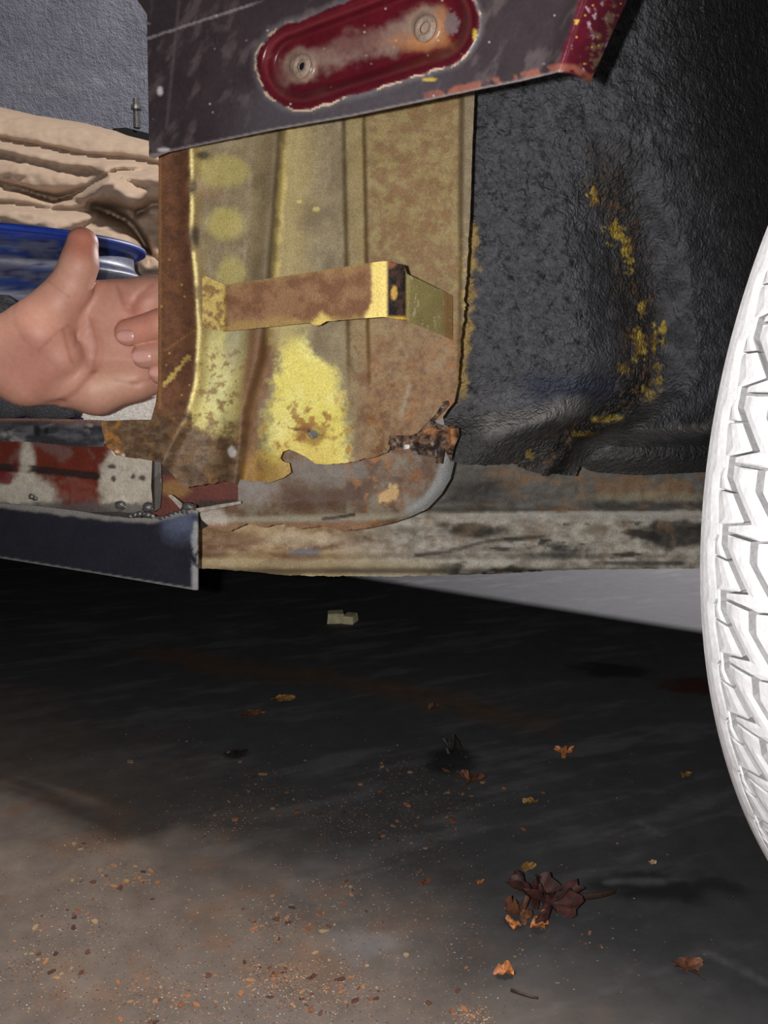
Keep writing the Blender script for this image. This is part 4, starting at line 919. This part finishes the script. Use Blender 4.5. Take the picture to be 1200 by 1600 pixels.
def leaf(px, py, length, lobes, curl, cols, rz, label, seed, tilt=(0, 0), stem=None, z=0.0, veinc=None):
    p = G(px, py); o = link('dead_leaf', leaf_mesh('dead_leaf', lobes, length, curl, cols, seed), None, M['leaf'])
    o.location = (p[0], p[1], z); o.rotation_euler = (tilt[0], tilt[1], rz); tag(o, label, 'leaf')
    if stem:
        s = stalk('leaf_stalk', [G(*q) for q in stem], .0012, M['leaf'], None, p); s.parent = o; s.matrix_parent_inverse = Matrix.Rotation(-rz, 4, 'Z')
    return o
leaf(858, 1428, .036, 5, .8, BR, .5, 'large dark maroon dead leaf with pointed lobes, in front of the twig', 3, (.14, -.05), [(868, 1432), (880, 1420), (884, 1396)], z=.004)
leaf(832, 1412, .032, 5, .9, BR, 2.1, 'dark maroon dead leaf overlapped by the larger maroon leaf', 31, (.16, .16), z=.003)
leaf(812, 1436, .020, 4, 1.6, DB, 2.2, 'curled tan dead leaf touching the left of the maroon leaves', 5, (0, .1))
leaf(842, 1452, .014, 3, .9, OR, 1.0, 'small orange brown dead leaf just in front of the maroon leaf', 7)
leaf(806, 1448, .011, 3, .7, OR, 2.6, 'smallest orange leaf scrap at the lower left of the leaf clump', 8)
leaf(788, 1524, .0125, 3, .9, OR, .3, 'bright orange dead leaf lying alone near the bottom edge', 11)
leaf(1068, 1512, .016, 3, .45, DB, .1, 'reddish brown dead leaf with a dark stalk, near bottom right', 13, stem=[(1076, 1516), (1092, 1524), (1102, 1533)])
leaf(823, 1357, .012, 3, .3, YB, .8, 'dull olive leaf scrap behind the maroon leaf', 15)
leaf(881, 1180, .016, 4, .9, OR, 1.4, 'orange leaf in the dark under the car', 17)
leaf(437, 1094, .022, 3, .3, YB, .2, 'pale flat leaf scrap far under the car', 19)
leaf(388, 1118, .020, 3, .3, DB, .6, 'brown flat leaf scrap beside the pale leaf scrap under the car', 20)
leaf(664, 1380, .008, 3, .6, DB, .6, 'small chestnut leaf scrap left of the olive scrap', 21)
leaf(750, 1380, .006, 3, .6, OR, .6, 'tiny orange leaf scrap between chestnut scrap and olive scrap', 22)
leaf(678, 1107, .012, 3, .9, DB, .6, 'small curled brown leaf on the rusty floor streak', 23)
leaf(735, 1225, .022, 4, .9, DB, 1.1, 'crumpled brown leaf at the middle of the floor', 24)
leaf(708, 1178, .018, 4, 1.6, [lin(40, 32, 30), lin(24, 20, 20), lin(66, 52, 40)], 1.1, 'black shrivelled leaf standing up at the middle of the floor', 25)
leaf(372, 1178, .013, 3, .5, [lin(34, 30, 30), lin(22, 20, 20), lin(50, 44, 40)], .1, 'flat black leaf scrap under the car at left', 26)
leaf(1018, 1350, .006, 3, .7, [lin(190, 168, 130), lin(160, 130, 100), lin(200, 180, 150)], .5, 'tiny pale leaf scrap right of the maroon leaf', 27)
leaf(1070, 1213, .011, 3, .6, YB, .5, 'small tan leaf scrap in front of the tyre', 28)
leaf(828, 1255, .012, 3, .5, YB, .2, 'tan leaf scrap right of the crumpled brown leaf', 29)
p = G(930, 1408)
tw = stalk('twig', [G(a, b, z) for a, b, z in ((892, 1416, 0), (900, 1409, .002), (918, 1406, .002), (940, 1403, .001), (962, 1396, 0))], .0034, M['leaf'], None, p); tw.location = p; tag(tw, 'thick dark twig lying right of the maroon leaf', 'twig')
p = G(820, 1557)
tw = stalk('twig', [G(a, b) for a, b in ((798, 1549), (812, 1554), (828, 1559), (841, 1561))], .0012, M['leaf'], None, p); tw.location = p; tag(tw, 'thin dark twig near the bottom edge', 'twig')
# pale offcut
p = G(536, 972); ww = empty('wood_offcut', p, 'pale broken wood offcut lying far under the car', 'offcut')
M['pale'] = mat('pale_wood', base=tuple(lin(196, 186, 150)), rough=.8, vscale=80)
def chunk(name, x0, x1, y0, y1, z1, rz, parent, m):
    bm = bmesh.new(); bmesh.ops.create_cube(bm, size=1, matrix=Matrix.Translation(((x0 + x1) / 2, (y0 + y1) / 2, z1 / 2)) @ Matrix.Rotation(rz, 4, 'Z') @ Matrix.Diagonal((x1 - x0, y1 - y0, z1, 1)))
    for v in bm.verts: v.co += Vector((random.uniform(-1, 1), random.uniform(-1, 1), 0)) * .0015
    bmesh.ops.bevel(bm, geom=bm.edges[:], offset=.001, segments=1, affect='EDGES'); me = bpy.data.meshes.new(name); bm.to_mesh(me); bm.free(); return link(name, me, parent, m)
chunk('offcut_piece', -.024, .002, -.01, .012, .016, .1, ww, M['pale']); chunk('offcut_piece', .002, .020, -.014, .010, .013, -.3, ww, M['pale'])
# rust flakes and crumbs
FC = [lin(150, 100, 66), lin(122, 76, 48), lin(92, 58, 42), lin(152, 110, 76), lin(150, 126, 98), lin(70, 46, 38)]
def flake_mesh(k, col):
    rnd = np.random.default_rng(100 + k); n = 7; th = np.linspace(0, 2 * math.pi, n, endpoint=False); r = .6 + .5 * rnd.random(n)
    top = [(r[j] * math.cos(th[j]), r[j] * math.sin(th[j]), .22 + .25 * rnd.random()) for j in range(n)]; bot = [(x, y, 0) for x, y, z in top]
    V = top + bot + [(0, 0, .5 * rnd.random() + .2)]
    Fq = [(j, (j + 1) % n, 2 * n) for j in range(n)] + [(n + j, n + (j + 1) % n, (j + 1) % n, j) for j in range(n)] + [tuple(range(2 * n - 1, n - 1, -1))]
    me = make_mesh('rust_flake', V, Fq, np.tile(col, (len(V), 1)), False); me.materials.append(M['flake']); return me
FM = [flake_mesh(k, FC[k % len(FC)]) for k in range(18)]
rnd = random.Random(5)
clusters = [((500, 1545), 90, 40, 16), ((420, 1525), 60, 30, 8), ((430, 1440), 70, 40, 8), ((250, 1560), 60, 30, 6), ((190, 1370), 60, 22, 7), ((120, 1430), 70, 40, 7), ((60, 1500), 60, 40, 6), ((340, 1280), 60, 30, 6), ((540, 1280), 60, 40, 9), ((410, 1240), 60, 40, 6), ((620, 1220), 50, 40, 6), ((640, 1300), 70, 40, 6), ((740, 1590), 30, 20, 5), ((700, 1250), 70, 40, 6), ((140, 1320), 60, 20, 5), ((310, 1480), 240, 90, 14), ((560, 1400), 120, 60, 8), ((800, 1480), 260, 90, 5), ((300, 1180), 260, 60, 4), ((900, 1260), 200, 80, 3)]
tw_ = sum(c[3] for c in clusters)
def spot():
    t = rnd.random() * tw_
    for (cx, cy), sx, sy, wt in clusters:
        t -= wt
        if t <= 0: break
    return rnd.gauss(cx, sx * .6), rnd.gauss(cy, sy * .6)
cnt = 0
while cnt < 290:
    px, py = spot()
    if not (0 < px < 1190 and 1010 < py < 1598): continue
    p = G(px, py); s = rnd.choice((.0008, .001, .0013, .0016, .0022)) * (1.3 if py < 1300 else 1)
    o = bpy.data.objects.new('rust_flake', rnd.choice(FM)); COL.objects.link(o); o.location = p; o.rotation_euler = (0, 0, rnd.random() * 6.3); o.scale = (s * (1 + rnd.random()), s, s * .8)
    tag(o, 'small flake of rust scattered on the concrete floor', 'rust flake', 'rust flakes scattered on the floor'); cnt += 1
V = []; Fq = []; C = []
def crumb(px, py, s, c):
    p = G(px, py); b = len(V); a0 = rnd.random() * 6
    for j in range(4): V.append((p[0] + s * math.cos(a0 + j * 1.57), p[1] + s * (.6 + .4 * rnd.random()) * math.sin(a0 + j * 1.57), 0.0002))
    V.append((p[0], p[1], s * .8)); C.extend([c] * 5)
    Fq.extend([(b + j, b + (j + 1) % 4, b + 4) for j in range(4)])
for k in range(11000):
    if k % 3: px, py = spot()
    else: px, py = rnd.uniform(-20, 760), 1600 - abs(rnd.gauss(0, 170))
    if py < 1010 or py > 1640: continue
    if rnd.random() < .975: crumb(px, py, rnd.choice((.0003, .0004, .0005, .0007)), rnd.choice(FC))
    else: crumb(px, py, .0007, lin(165, 155, 145))
o = link('rust_crumbs', make_mesh('rust_crumbs', V, Fq, np.array(C), False), None, M['flake']); tag(o, 'fine rust crumbs and grit spread over the floor', 'rust crumbs', kind='stuff')
